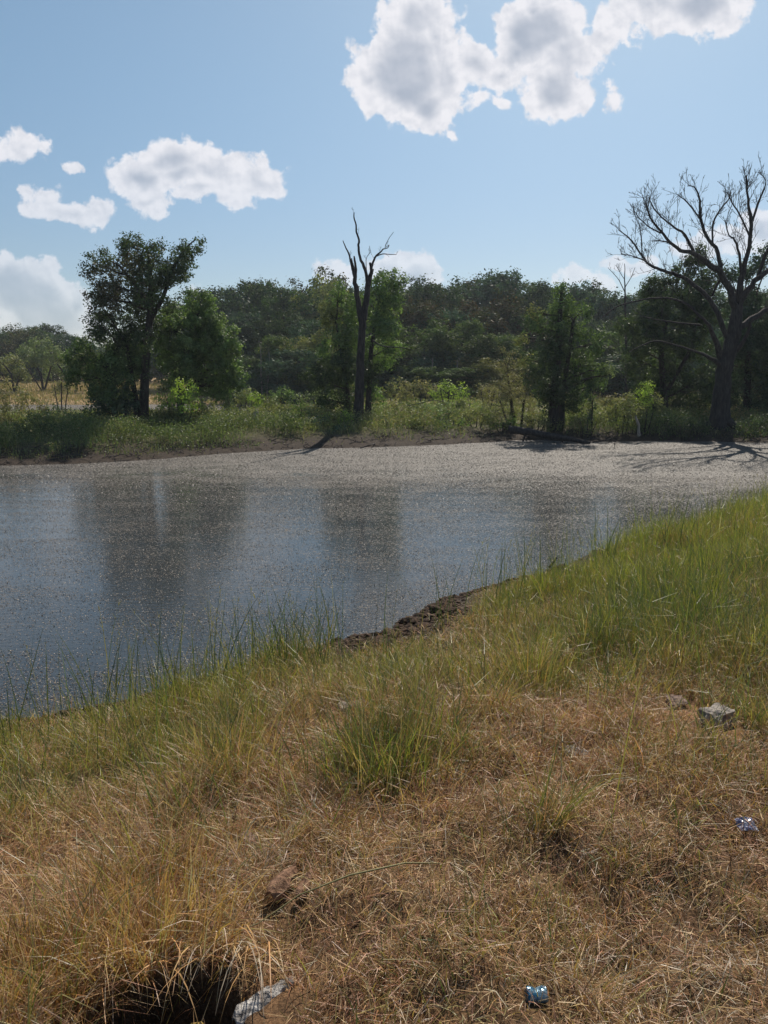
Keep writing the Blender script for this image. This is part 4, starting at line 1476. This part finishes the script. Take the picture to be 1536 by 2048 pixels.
LIMBS = [
    ([(1474, 625, 26), (1466, 600, 22), (1440, 545, 20), (1415, 525, 17), (1388, 508, 14), (1362, 500, 11), (1340, 485, 9), (1320, 460, 7), (1300, 435, 5), (1292, 405, 3)], -.8),
    ([(1388, 508, 10), (1370, 470, 8), (1350, 455, 6), (1330, 440, 5), (1310, 420, 4), (1297, 395, 2.5)], -1.6),
    ([(1355, 494, 6), (1330, 483, 4), (1304, 482, 3)], -.4),
    ([(1322, 466, 5), (1300, 455, 4), (1282, 440, 3), (1270, 424, 2)], -1.2),
    ([(1458, 680, 18), (1420, 600, 14), (1375, 560, 12), (1345, 548, 11), (1320, 538, 9), (1300, 530, 8), (1284, 512, 6), (1262, 480, 4.5), (1237, 460, 2.5)], 1.0),
    ([(1300, 530, 6), (1285, 520, 4.5), (1265, 512, 3.5), (1242, 508, 2)], 1.4),
    ([(1284, 512, 4), (1283, 480, 3.5), (1278, 450, 2.5), (1270, 430, 1.8)], .4),
    ([(1440, 545, 14), (1435, 505, 12), (1418, 480, 10), (1404, 450, 9), (1400, 420, 8), (1398, 395, 6), (1390, 375, 4), (1374, 372, 2)], .6),
    ([(1402, 440, 5), (1375, 405, 4), (1356, 390, 2.5)], .2),
    ([(1425, 488, 6), (1426, 450, 6), (1440, 420, 5), (1456, 400, 4), (1462, 385, 3)], 1.4),
    ([(1478, 600, 24), (1483, 560, 18), (1490, 520, 14), (1500, 480, 12), (1502, 440, 11), (1497, 410, 8), (1494, 380, 6), (1493, 350, 3)], -.6),
    ([(1501, 450, 8), (1515, 410, 7), (1525, 385, 5), (1532, 362, 3), (1518, 345, 2)], .8),
    ([(1484, 560, 10), (1478, 510, 8), (1470, 480, 6), (1458, 470, 4), (1450, 440, 3)], -1.2),
    ([(1498, 470, 6), (1480, 430, 5), (1464, 405, 4), (1455, 385, 3)], -1.0),
    ([(1476, 615, 24), (1495, 580, 20), (1520, 555, 17), (1550, 530, 14), (1590, 500, 10), (1640, 460, 6), (1680, 430, 3)], -.8),
    ([(1472, 660, 24), (1500, 640, 20), (1530, 622, 17), (1570, 605, 14), (1630, 590, 9), (1690, 560, 4)], .8),
    ([(1515, 558, 12), (1530, 510, 10), (1548, 470, 8), (1560, 430, 6), (1566, 390, 3)], -.9),
    ([(1445, 720, 22), (1432, 685, 17), (1420, 655, 12), (1408, 640, 9), (1375, 610, 8), (1345, 598, 7), (1310, 596, 6), (1275, 602, 5), (1235, 613, 4), (1205, 635, 2.5)], -1.6),
    ([(1444, 735, 16), (1420, 715, 12), (1395, 705, 8), (1350, 690, 6), (1310, 682, 5), (1275, 695, 3), (1258, 705, 2)], -2.0),
    ([(1400, 650, 7), (1350, 645, 5), (1310, 638, 4), (1280, 632, 2.5)], -2.0),
    ([(1458, 720, 16), (1482, 690, 14), (1497, 660, 10), (1500, 640, 8)], -.6),
    ([(1476, 600, 14), (1455, 575, 12), (1440, 560, 10), (1425, 590, 6)], 1.5),
]
for li, (pl, dy) in enumerate(LIMBS):
    P, rad = limb_world([(a_, b_, w_ * .60) for a_, b_, w_ in pl], OY, dy, ob)
    P, rad = refine(P, rad, 3, .25, r)
    tb = Tubes()
    tb.add(P, rad, 8)
    low_ = pl[-1][1] > 590
    twigs(tb, P, max(rad[len(rad) // 2] * .4, .014), r, 0, 1.02 if not low_ else .7, .6, 2.8 if not low_ else .9, .28)
    tb.build('limb', M_dead, oak)

# forked snag in the middle
SY = 29.5
q = at(718, 856, SY)
sb = Vector((q.x, SY, gz1(q.x, SY)))
snag = empty('dead_snag', sb, 'bare forked dead trunk with one thin wavy top in the middle', 'tree')
P, rad = limb_world([(718, 868, 36), (717, 850, 24), (718, 800, 19), (720, 750, 17), (722, 700, 15), (724, 660, 14), (727, 630, 13)], SY, 0, sb)
P[0] = (P[0][0], P[0][1], -.25)
P, rad = refine(P, rad, 4, .05, r)
tb = Tubes()
tb.add(P, rad, 12)
tb.build('trunk', M_dead, snag)
SL = [([(724, 650, 13), (718, 615, 11), (713, 580, 10), (710, 560, 8), (712, 540, 5), (709, 520, 4), (708, 512, 2.5)], -.2, 0),
      ([(711, 560, 6), (706, 545, 4.5), (704, 535, 4), (699, 512, 3.5), (692, 496, 2.5), (686, 481, 1.5)], .4, 0),
      ([(711, 548, 5), (706, 530, 3.5), (703, 517, 2)], .2, 0),
      ([(727, 640, 14), (733, 600, 12), (736, 565, 11), (741, 550, 8), (742, 536, 6), (740, 525, 4.5)], .2, 0),
      ([(735, 570, 8), (732, 545, 6), (728, 533, 6), (720, 515, 5), (717, 495, 4.5), (718, 480, 4), (713, 465, 3.5), (712, 450, 3), (708, 435, 2.5), (708, 425, 1.8)], -.5, 0),
      ([(741, 548, 6), (744, 530, 4.5), (750, 515, 4), (760, 505, 3), (766, 498, 2.5)], .5, 0),
      ([(766, 498, 2.2), (775, 496, 1.6), (778, 490, 1.3), (770, 495, 1.1), (776, 480, 1.1), (787, 464, .9)], .8, 0),
      ([(754, 512, 2.6), (765, 508, 2), (780, 509, 1.5), (793, 509, 1)], .2, 0),
      ([(741, 540, 4), (745, 543, 3), (747, 538, 2)], .2, 0),
      ([(735, 560, 2), (732, 520, 1.3), (740, 505, 1.1), (739, 492, .9)], .9, 0),
      ([(745, 680, 3), (765, 692, 2.5), (800, 695, 2), (825, 700, 1.2)], -1.0, 0)]
for pl, dy, _ in SL:
    P, rad = limb_world(pl, SY, dy, sb)
    P, rad = refine(P, rad, 3, .15, r)
    tb = Tubes()
    tb.add(P, np.maximum(rad, .007), 7)
    if pl[-1][2] < 3:
        twigs(tb, P, .010, r, 1, .38, .5, .25, .3)
    tb.build('limb', M_dead, snag)

# thin bare tree in the edge of the wood, near the oak
tb = Tubes()
By = 45.0
q = at(1252, 620, By)
bb = Vector((q.x, By, gz1(q.x, By)))
bt = empty('bare_tree', bb, 'thin bare grey tree rising over the wood left of the oak', 'tree')
P, rad = limb_world([(1252, 800, 6), (1252, 700, 5), (1250, 620, 4), (1250, 585, 3), (1249, 560, 2), (1250, 540, 1.5), (1249, 527, 1)], By, 0, bb)
tb.add(*refine(P, rad, 3, .2, r), 7)
tb.build('trunk', M_dead, bt)
for pl in ([(1250, 585, 2), (1238, 560, 1.5), (1225, 545, 1), (1216, 535, .8)], [(1250, 575, 1.8), (1262, 555, 1.3), (1270, 535, .8)], [(1250, 560, 1.5), (1240, 545, 1), (1232, 530, .8)]):
    tb = Tubes()
    P, rad = limb_world(pl, By, r.uniform(-.6, .6), bb)
    P, rad = refine(P, rad, 3, .2, r)
    tb.add(P, rad, 5)
    twigs(tb, P, .012, r, 0, 1.1, .6, .7, .2)
    tb.build('limb', M_dead, bt)

# fallen log, stump, leaning pale post, driftwood
a0 = on_z(1018, 862, .18)
a0 = Vector((a0.x, 27.6, .42))
a0 = at(1018, 858, 27.8)
a1 = at(1180, 886, 26.4)
org = Vector((a0.x, a0.y, 0))
tb = Tubes()
P = [a0 - org, at(1060, 864, 27.4) - org, at(1100, 872, 27.1) - org, at(1140, 878, 26.8) - org, a1 - org]
P, rad = refine(P, [.14, .13, .11, .09, .05], 4, .08, r)
tb.add(P, rad, 9)
lg = empty('fallen_log', org, 'long grey fallen log sloping off the bank into the water', 'log')
tb.build('trunk', M_dead, lg)
for pl in ([(1120, 875, 4), (1130, 892, 3)], [(1160, 882, 4), (1188, 876, 3), (1200, 880, 2)], [(1050, 866, 4), (1046, 884, 3)]):
    A = [np.array(at(a_, b_, 27.0 if a_ > 1100 else 27.4) - org) for a_, b_, w_ in pl]
    tb = Tubes()
    tb.add(A, [w_ * .009 for _, _, w_ in pl], 5)
    tb.build('limb', M_dead, lg)

q = at(512, 862, 29)
st = empty('tree_stump', Vector((q.x, 29, gz1(q.x, 29))), 'small broken grey stump standing in weeds on the far bank', 'stump')
tb = Tubes()
P, rad = refine([(-.12, 0, -.1), (-.03, 0, .10), (.0, 0, .3), (.03, 0, .52)], [.26, .15, .12, .09], 3, .1, r)
tb.add(P, rad, 10)
tb.build('trunk', M_pale, st)
tb = Tubes()
for k_ in range(6):
    tb.add([(.03 + r.uniform(-.06, .06), r.uniform(-.06, .06), .48), (.04 + r.uniform(-.07, .07), r.uniform(-.06, .06), .58 + r.uniform(0, .1))], [.03, .006], 5)
tb.build('splinter', M_pale, st)

q = at(1276, 872, 27.0)
tb = Tubes()
org = Vector((q.x, 27, gz1(q.x, 27)))
P = [at(a_, b_, 27) - org for a_, b_ in ((1279, 872), (1277, 862), (1277, 850), (1273, 840), (1271, 832))]
tb.add(*refine(P, [.075, .05, .045, .045, .03], 3, .12, r), 7)
o = tb.build('broken_post', M_pale)
o.location = org
tag(o, 'short crooked pale dead stem standing at the shore left of the bare oak', 'dead stem')

for (pts_, w_, lab) in (
        ([(720, 896), (745, 889), (762, 883), (775, 891)], .022, 'thin dark forked branch lying in the water below the forked trunk'),
        ([(1185, 884), (1215, 880), (1232, 872), (1228, 890)], .018, 'small dark twisted branch in the weed near the fallen log'),
        ([(880, 776), (900, 790), (915, 788)], .012, 'thin bare branch among the shrubs of the clearing'),
        ([(815, 812), (845, 806), (868, 800), (890, 806)], .014, 'dark bent dead branch among pale shrubs right of the forked trunk'),
        ([(588, 842), (598, 832), (604, 822), (600, 815)], .016, 'short dark dead twig between the stump and the forked trunk')):
    Y = 26.4 if pts_[0][1] > 860 else 29.0
    P = [at(a_, b_, Y) for a_, b_ in pts_]
    if pts_[0][1] > 860:
        P = [on_z(a_, b_, .03 + .08 * (i_ % 2)) for i_, (a_, b_) in enumerate(pts_)]
    org = P[0].copy()
    tb = Tubes()
    P, rad = refine([p_ - org for p_ in P], [w_, w_, w_ * .8, w_ * .5][:len(P)], 3, .4, r)
    tb.add(P, rad, 5)
    twigs(tb, P, .008, r, 1, .5, .3, .5, .2)
    o = tb.build('fallen_branch', M_dead)
    o.location = org
    tag(o, lab, 'branch')

# sticks and clods at the foot of the far bank
tb = Tubes()
n = 450
px = r.uniform(-60, 1560, n)
for a_ in px:
    d0 = r.uniform(-.1, 1.6)
    fy = np.interp(a_, [q_[0] for q_ in FAR[::-1]], [q_[1] for q_ in FAR[::-1]])
    q = on_z(a_, fy)
    x0, y0 = q.x, q.y + d0
    L = r.uniform(.1, .6) ** 1.3
    an = r.uniform(0, math.pi)
    z0 = max(gz1(x0, y0), 0) + .02
    tb.add([(x0, y0, z0), (x0 + math.cos(an) * L / 2, y0 + math.sin(an) * L / 2, z0 + r.uniform(.0, .09)), (x0 + math.cos(an) * L, y0 + math.sin(an) * L, z0 + r.uniform(0, .06))], [.012, .010, .005], 4)
tag(tb.build('driftwood_litter', M_dead), 'sticks and bark bits scattered along the muddy far shore', 'driftwood', kind='stuff')

# ------------------------------------------------------------------ ground cover of the far bank
S = Stuff()
N = 85000
y = 19.0 + 51 * rng.random(N) ** 1.7
x = rng.uniform(-1, 1, N) * (y * .62 + 3)
d = pond_d(x, y)
d2 = sdist(x, y, POND2)
pn = fbm(x * .55, y * .55, 90)
k = (d > .15) & (d2 > .6) & (rng.random(N) < .12 + sst(pn, .3, .6)) & (rng.random(N) < sst(d, .05, .8 + .35 * (x > -4))) & ~((x < -12) & (y > 44) & (rng.random(N) < .6))
x, y, d, pn = x[k], y[k], d[k], pn[k]
n = len(x)
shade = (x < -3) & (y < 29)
hgt = (.12 + .45 * sst(pn, .38, .68) + .08 * (x < -3) * (y < 30)) * rng.uniform(.5, 1.2, n) * sst(d, .1, 1.6) + .06
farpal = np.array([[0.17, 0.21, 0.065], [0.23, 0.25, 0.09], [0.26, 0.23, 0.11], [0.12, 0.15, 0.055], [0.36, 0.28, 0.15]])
kc = fbm(x * .3, y * .3, 91)
ci = np.clip((kc * 7 - 1.5 + 1.6 * sst(y, 42, 56) + rng.normal(0, .9, n)).astype(int), 0, 4)
ci = np.where(shade & (rng.random(n) < .7), 3, ci)  # dark blades paint shade into the grass of the left bank
tonef = .6 + .85 * fbm(x * 1.1, y * 1.1, 93, 3)
col = vary(farpal[ci] * tonef[:, None], rng, .3)
hgt = np.where((x < -6) & (y > 33), .14, hgt * (.85 - .35 * sst(y, 32, 40)))
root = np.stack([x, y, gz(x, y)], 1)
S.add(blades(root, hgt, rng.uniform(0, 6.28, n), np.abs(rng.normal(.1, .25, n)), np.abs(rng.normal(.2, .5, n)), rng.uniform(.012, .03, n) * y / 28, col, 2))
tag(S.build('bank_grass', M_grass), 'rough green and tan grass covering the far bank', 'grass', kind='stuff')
# leafy weeds
nl = 230000
src = rng.choice(n, nl, p=hgt ** 2 / (hgt ** 2).sum())
cen = root[src] + np.stack([rng.normal(0, .2, nl), rng.normal(0, .2, nl), hgt[src] * rng.uniform(.2, 1.0, nl)], 1)
V, Fq = leaf_mesh(cen, .065, None, rng)
V = V.reshape(-1, 4, 3)
cen4 = V.mean(1, keepdims=True)
V = (cen4 + (V - cen4) * (cen[:, 1] / 28)[:, None, None]).reshape(-1, 3)
C = np.repeat(vary(col[src] * .95, rng, .35), 4, axis=0)
tag(quads('bank_weeds', V, Fq, M_leaf, col=C), 'knee high leafy weeds and herbs on the far bank', 'weeds', kind='stuff')

# dry meadow and its bushes at the far left are grass over the ground
S = Stuff()
N = 30000
y = rng.uniform(56, 100, N)
x = rng.uniform(-1, .2, N) * (y * .62)
k = (sdist(x, y, POND2) > .4)
x, y = x[k], y[k]
n = len(x)
S.add(blades(np.stack([x, y, gz(x, y)], 1), rng.uniform(.15, .45, n), rng.uniform(0, 6.28, n), rng.uniform(0, .4, n), rng.uniform(0, .6, n), rng.uniform(.03, .07, n),
             vary(np.array([[.36, .26, .14], [.30, .24, .12], [.20, .19, .08]])[rng.integers(0, 3, n)], rng, .2), 2))
tag(S.build('meadow_grass', M_straw), 'tan dry meadow grass beyond the second pond', 'grass', kind='stuff')

# ------------------------------------------------------------------ the wood behind, tree by tree


def variant(seed, H, Wd, pal, thin=False):
    r = np.random.default_rng(seed)
    bl = []
    nb = 17 if not thin else 7
    for k_ in range(nb):
        t_ = (k_ + .5) / nb
        zc = H * (.22 + .70 * t_)
        wd = Wd * (.5 + .65 * math.sin(math.pi * min(1, .25 + t_ * .75))) * .55
        rr = Wd * r.uniform(.22, .36) * (1 - .25 * t_)
        bl.append((r.uniform(-1, 1) * wd, r.uniform(-1, 1) * wd, zc, rr, rr, rr * r.uniform(.8, 1.15)))
    bl.append((0, 0, H * .93, Wd * .2, Wd * .2, H * .07))
    stems = [([(0, 0, -.3), (.1, 0, H * .25), (-.05, .1, H * .5), (.1, 0, H * .8)], [.22, .17, .12, .05])]
    if r.random() < .6:
        stems.append(([(.1, 0, H * .2), (.8, .3, H * .4), (1.2, .4, H * .65)], [.13, .09, .04]))
    return bl, stems


protos = []
for i, (H, Wd, pal) in enumerate([(10, 6.0, 'dark'), (9, 6.6, 'blue'), (10.5, 5.2, 'dark'), (8, 6.0, 'olive'), (9.5, 5.6, 'mid'), (8.5, 7.0, 'darkbrown')]):
    bl, stems = variant(200 + i, H, Wd, pal)
    e = leafy('wood_tree', 'x', 'tree', (0, 0, 0), stems, bl, leaf=.25, dens=150, pal=pal, seed=200 + i, clump=.48, m=M_forest, twigs=.12)
    protos.append((e, H, Wd))


def copy_tree(e):
    c_ = e.copy()
    COL.objects.link(c_)
    for ch_ in list(e.children):
        k_ = ch_.copy()
        COL.objects.link(k_)
        k_.parent = c_
    return c_


WOOD = [  # px, py top, distance, variant
    (425, 578, 78, 1), (462, 574, 84, 0), (498, 566, 80, 2), (532, 562, 86, 1), (566, 574, 80, 0), (600, 586, 88, 5), (632, 572, 84, 3), (664, 566, 90, 5), (700, 575, 86, 0),
    (745, 570, 88, 1), (790, 566, 84, 2), (832, 570, 90, 1), (866, 566, 86, 0), (905, 572, 82, 2), (940, 562, 92, 0), (988, 543, 88, 1), (1030, 560, 90, 0), (1066, 566, 84, 2),
    (1100, 574, 90, 0), (1142, 568, 84, 1), (1180, 574, 88, 0), (1218, 586, 82, 2), (1255, 592, 86, 1), (1290, 580, 84, 0), (1330, 575, 88, 1), (1375, 580, 84, 2), (1420, 580, 88, 0), (1465, 585, 84, 1), (1510, 580, 88, 0), (1560, 580, 84, 2), (1610, 580, 86, 1), (1670, 575, 84, 0),
    (440, 640, 68, 0), (480, 625, 70, 1), (545, 640, 68, 2), (590, 630, 70, 0), (640, 640, 66, 1), (815, 620, 68, 2), (860, 610, 70, 5), (905, 620, 67, 1), (950, 625, 70, 0), (1000, 605, 68, 5), (1045, 630, 66, 2), (1100, 640, 70, 0), (1180, 640, 67, 1), (1225, 640, 70, 2), (1265, 640, 66, 0), (1450, 640, 68, 1), (1530, 640, 70, 0),
    (565, 672, 58, 4), (596, 700, 56, 1), (622, 668, 59, 3), (660, 700, 56, 4), (1030, 670, 58, 4), (975, 715, 55, 3), (900, 735, 54, 4), (1240, 660, 57, 4), (500, 715, 60, 0), (850, 655, 58, 4), (925, 640, 60, 4), (955, 668, 57, 4), (885, 700, 58, 1), (1000, 700, 57, 4), (1210, 690, 56, 0), (1255, 710, 54, 1), (820, 700, 60, 0), (700, 690, 60, 1), (775, 690, 61, 0),
]
HW = {'1': 'left', }
used = set()
kindword = {0: 'dark oak', 1: 'bluish green oak', 2: 'narrow dark tree', 3: 'yellowish olive tree', 4: 'fresher green tree', 5: 'brownish oak'}
rows = {}
WOOD.sort(key=lambda q_: (q_[2] > 75, q_[2] > 64, q_[0]))
cnt = {}


def ordinal(n):
    return {1: 'first', 2: 'second', 3: 'third', 4: 'fourth', 5: 'fifth', 6: 'sixth', 7: 'seventh', 8: 'eighth', 9: 'ninth', 10: 'tenth', 11: 'eleventh', 12: 'twelfth', 13: 'thirteenth', 14: 'fourteenth', 15: 'fifteenth', 16: 'sixteenth', 17: 'seventeenth', 18: 'eighteenth', 19: 'nineteenth', 20: 'twentieth'}.get(n, str(n))


for i, (px, pt, Y, vi) in enumerate(WOOD):
    e, H, Wd = protos[vi]
    c_ = e if vi not in used else copy_tree(e)
    used.add(vi)
    top = at(px, pt, Y)
    g0 = gz1(top.x, Y)
    hh_ = top.z - g0
    s = hh_ / H
    sw = s * random.uniform(.95, 1.2) if Y > 64 else s * random.uniform(1.0, 1.25)
    sw = max(sw, .75)
    c_.location = (top.x, Y, g0)
    c_.scale = (sw, sw, s)
    c_.rotation_euler = (0, 0, random.uniform(0, 6.28))
    row = 'back row of wood' if Y > 75 else 'middle row of wood' if Y > 64 else 'front edge of wood'
    cnt[(row, vi)] = cnt.get((row, vi), 0) + 1
    tag(c_, f'{ordinal(cnt[(row, vi)])} {kindword[vi]} from the left in the {row}', 'tree', 'trees of the wood behind the pond')

# dark understorey that closes the wood near the ground
up, us_ = None, 0
bl = [(-1.6, 0, 1.2, 1.5, 1.2, 1.2), (.2, .4, 1.6, 1.5, 1.2, 1.4), (1.7, -.2, 1.1, 1.5, 1.2, 1.1), (0, 0, 2.5, 1.2, 1, 1.0)]
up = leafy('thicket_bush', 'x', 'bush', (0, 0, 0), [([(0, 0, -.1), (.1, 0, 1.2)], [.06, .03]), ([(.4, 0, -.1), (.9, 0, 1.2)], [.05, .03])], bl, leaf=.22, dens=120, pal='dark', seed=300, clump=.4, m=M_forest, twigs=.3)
nk = {}
k = 0
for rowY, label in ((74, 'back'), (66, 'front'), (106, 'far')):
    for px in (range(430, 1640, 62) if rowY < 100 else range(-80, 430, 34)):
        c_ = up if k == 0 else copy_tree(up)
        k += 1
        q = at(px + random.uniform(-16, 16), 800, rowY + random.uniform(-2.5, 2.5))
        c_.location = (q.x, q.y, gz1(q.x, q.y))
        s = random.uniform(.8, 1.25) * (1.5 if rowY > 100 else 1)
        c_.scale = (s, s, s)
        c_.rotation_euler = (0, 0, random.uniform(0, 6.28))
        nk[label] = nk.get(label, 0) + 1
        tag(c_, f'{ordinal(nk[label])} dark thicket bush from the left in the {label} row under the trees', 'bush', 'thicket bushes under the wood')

# pale thin trunks showing in the shade of the wood
r = np.random.default_rng(12)
for i, (px, pt, lab) in enumerate([(524, 690, 'thin pale bare trunk in the dark gap of the wood'), (538, 705, 'slender leaning bare sapling right of the pale trunk in the gap'),
                                   (866, 715, 'thin grey trunk in the shade behind the clearing'), (915, 720, 'slim bare sapling behind the bright bush of the clearing')]):
    Y = 55
    q = at(px, 790, Y)
    org = Vector((q.x, Y, gz1(q.x, Y)))
    e = empty('bare_sapling', org, lab, 'tree', 'bare saplings in the wood')
    tp = at(px + r.uniform(-8, 8), pt, Y) - org
    P = wig((0, 0, 0), tuple(tp), 8, .03, r)
    tb = Tubes()
    tb.add(P, np.linspace(.07, .02, 8), 6)
    tb.build('trunk', M_pale, e)
    tb = Tubes()
    twigs(tb, P, .018, r, 0, .8, .8, .7, .3)
    tb.build('twigs', M_pale, e)

# far left: mesquites and dark oaks beyond the meadow
fl = [(-20, 652, 112, 0, 7), (30, 660, 116, 5, 8), (70, 652, 120, 0, 7), (112, 650, 116, 2, 8), (150, 700, 118, 0, 6), (-90, 660, 114, 1, 8), (-50, 664, 106, 0, 8), (8, 668, 108, 2, 8), (50, 668, 108, 5, 8), (92, 664, 110, 0, 8), (132, 668, 108, 1, 8), (185, 690, 112, 0, 6), (225, 690, 108, 1, 6), (270, 690, 104, 0, 6), (320, 680, 100, 2, 6), (370, 670, 98, 1, 6)]
for i, (px, pt, Y, vi, w_) in enumerate(fl):
    e, H, Wd = protos[vi]
    c_ = copy_tree(e)
    top = at(px, pt, Y)
    g0 = gz1(top.x, Y)
    s = (top.z - g0) / H
    c_.location = (top.x, Y, g0)
    c_.scale = (s * 1.25, s * 1.25, s)
    c_.rotation_euler = (0, 0, random.uniform(0, 6.28))
    tag(c_, f'far dark tree beyond the meadow on the left, {ordinal(sorted(a[0] for a in fl).index(px) + 1)} from the left', 'tree', 'far trees beyond the meadow')
MQ = [(78, 672, 74, 'pale', 44, 'wide pale green mesquite tree in the dry meadow'), (20, 705, 70, 'olive', 34, 'yellowish mesquite at the left edge of the meadow'),
      (128, 700, 76, 'pale', 34, 'lower pale mesquite right of the wide one'), (175, 690, 72, 'olive', 34, 'greyish green mesquite beside the dense low dark tree'), (-60, 690, 72, 'pale', 40, 'mesquite just past the left edge of the meadow')]
for i, (px, pt, Y, pal, w_, lab) in enumerate(MQ):
    g_ = 770
    px_tree('mesquite_tree', lab, 'tree', px, g_, Y,
            [[(px + 8, g_, 5), (px + 3, g_ - 22, 4), (px - 12, g_ - 42, 3)], [(px + 8, g_, 4), (px + 22, g_ - 34, 3)], [(px + 6, g_ - 15, 3), (px - 22, g_ - 32, 2)]],
            [(px, pt + 18, w_ * .55, .6), (px - w_ * .6, pt + 34, w_ * .5, .7), (px + w_ * .6, pt + 32, w_ * .5, .7), (px - w_ * .2, pt + 42, w_ * .5, .7), (px + w_ * .3, pt + 50, w_ * .5, .6), (px - w_, pt + 48, w_ * .35, .6), (px + w_, pt + 48, w_ * .35, .6)],
            pal=pal, leaf=.17, dens=420, seed=330 + i, clump=.5, group='mesquites in the meadow', twigs=.4)

# ------------------------------------------------------------------ haze
hv = [(x_, y_, z_) for z_ in (-4, 22) for y_ in (-40, 460) for x_ in (-700, 700)]
mh, t = mat('haze_air')
pv = t.n('ShaderNodeVolumePrincipled')
pv.inputs['Color'].default_value = (0.80, 0.88, 1.0, 1)
pv.inputs['Density'].default_value = HAZE
pv.inputs['Anisotropy'].default_value = 0.3
o = t.n('ShaderNodeOutputMaterial')
t.put(o.inputs[1], pv.outputs[0])
tag(quads('haze', hv, [(0, 2, 3, 1), (4, 5, 7, 6), (0, 1, 5, 4), (2, 6, 7, 3), (0, 4, 6, 2), (1, 3, 7, 5)], mh), 'thin pale blue haze in the air', kind='stuff')

for o in COL.objects:
    if o.get('label') == 'x':
        raise RuntimeError('unlabelled ' + o.name)
print('objects', len(COL.objects))
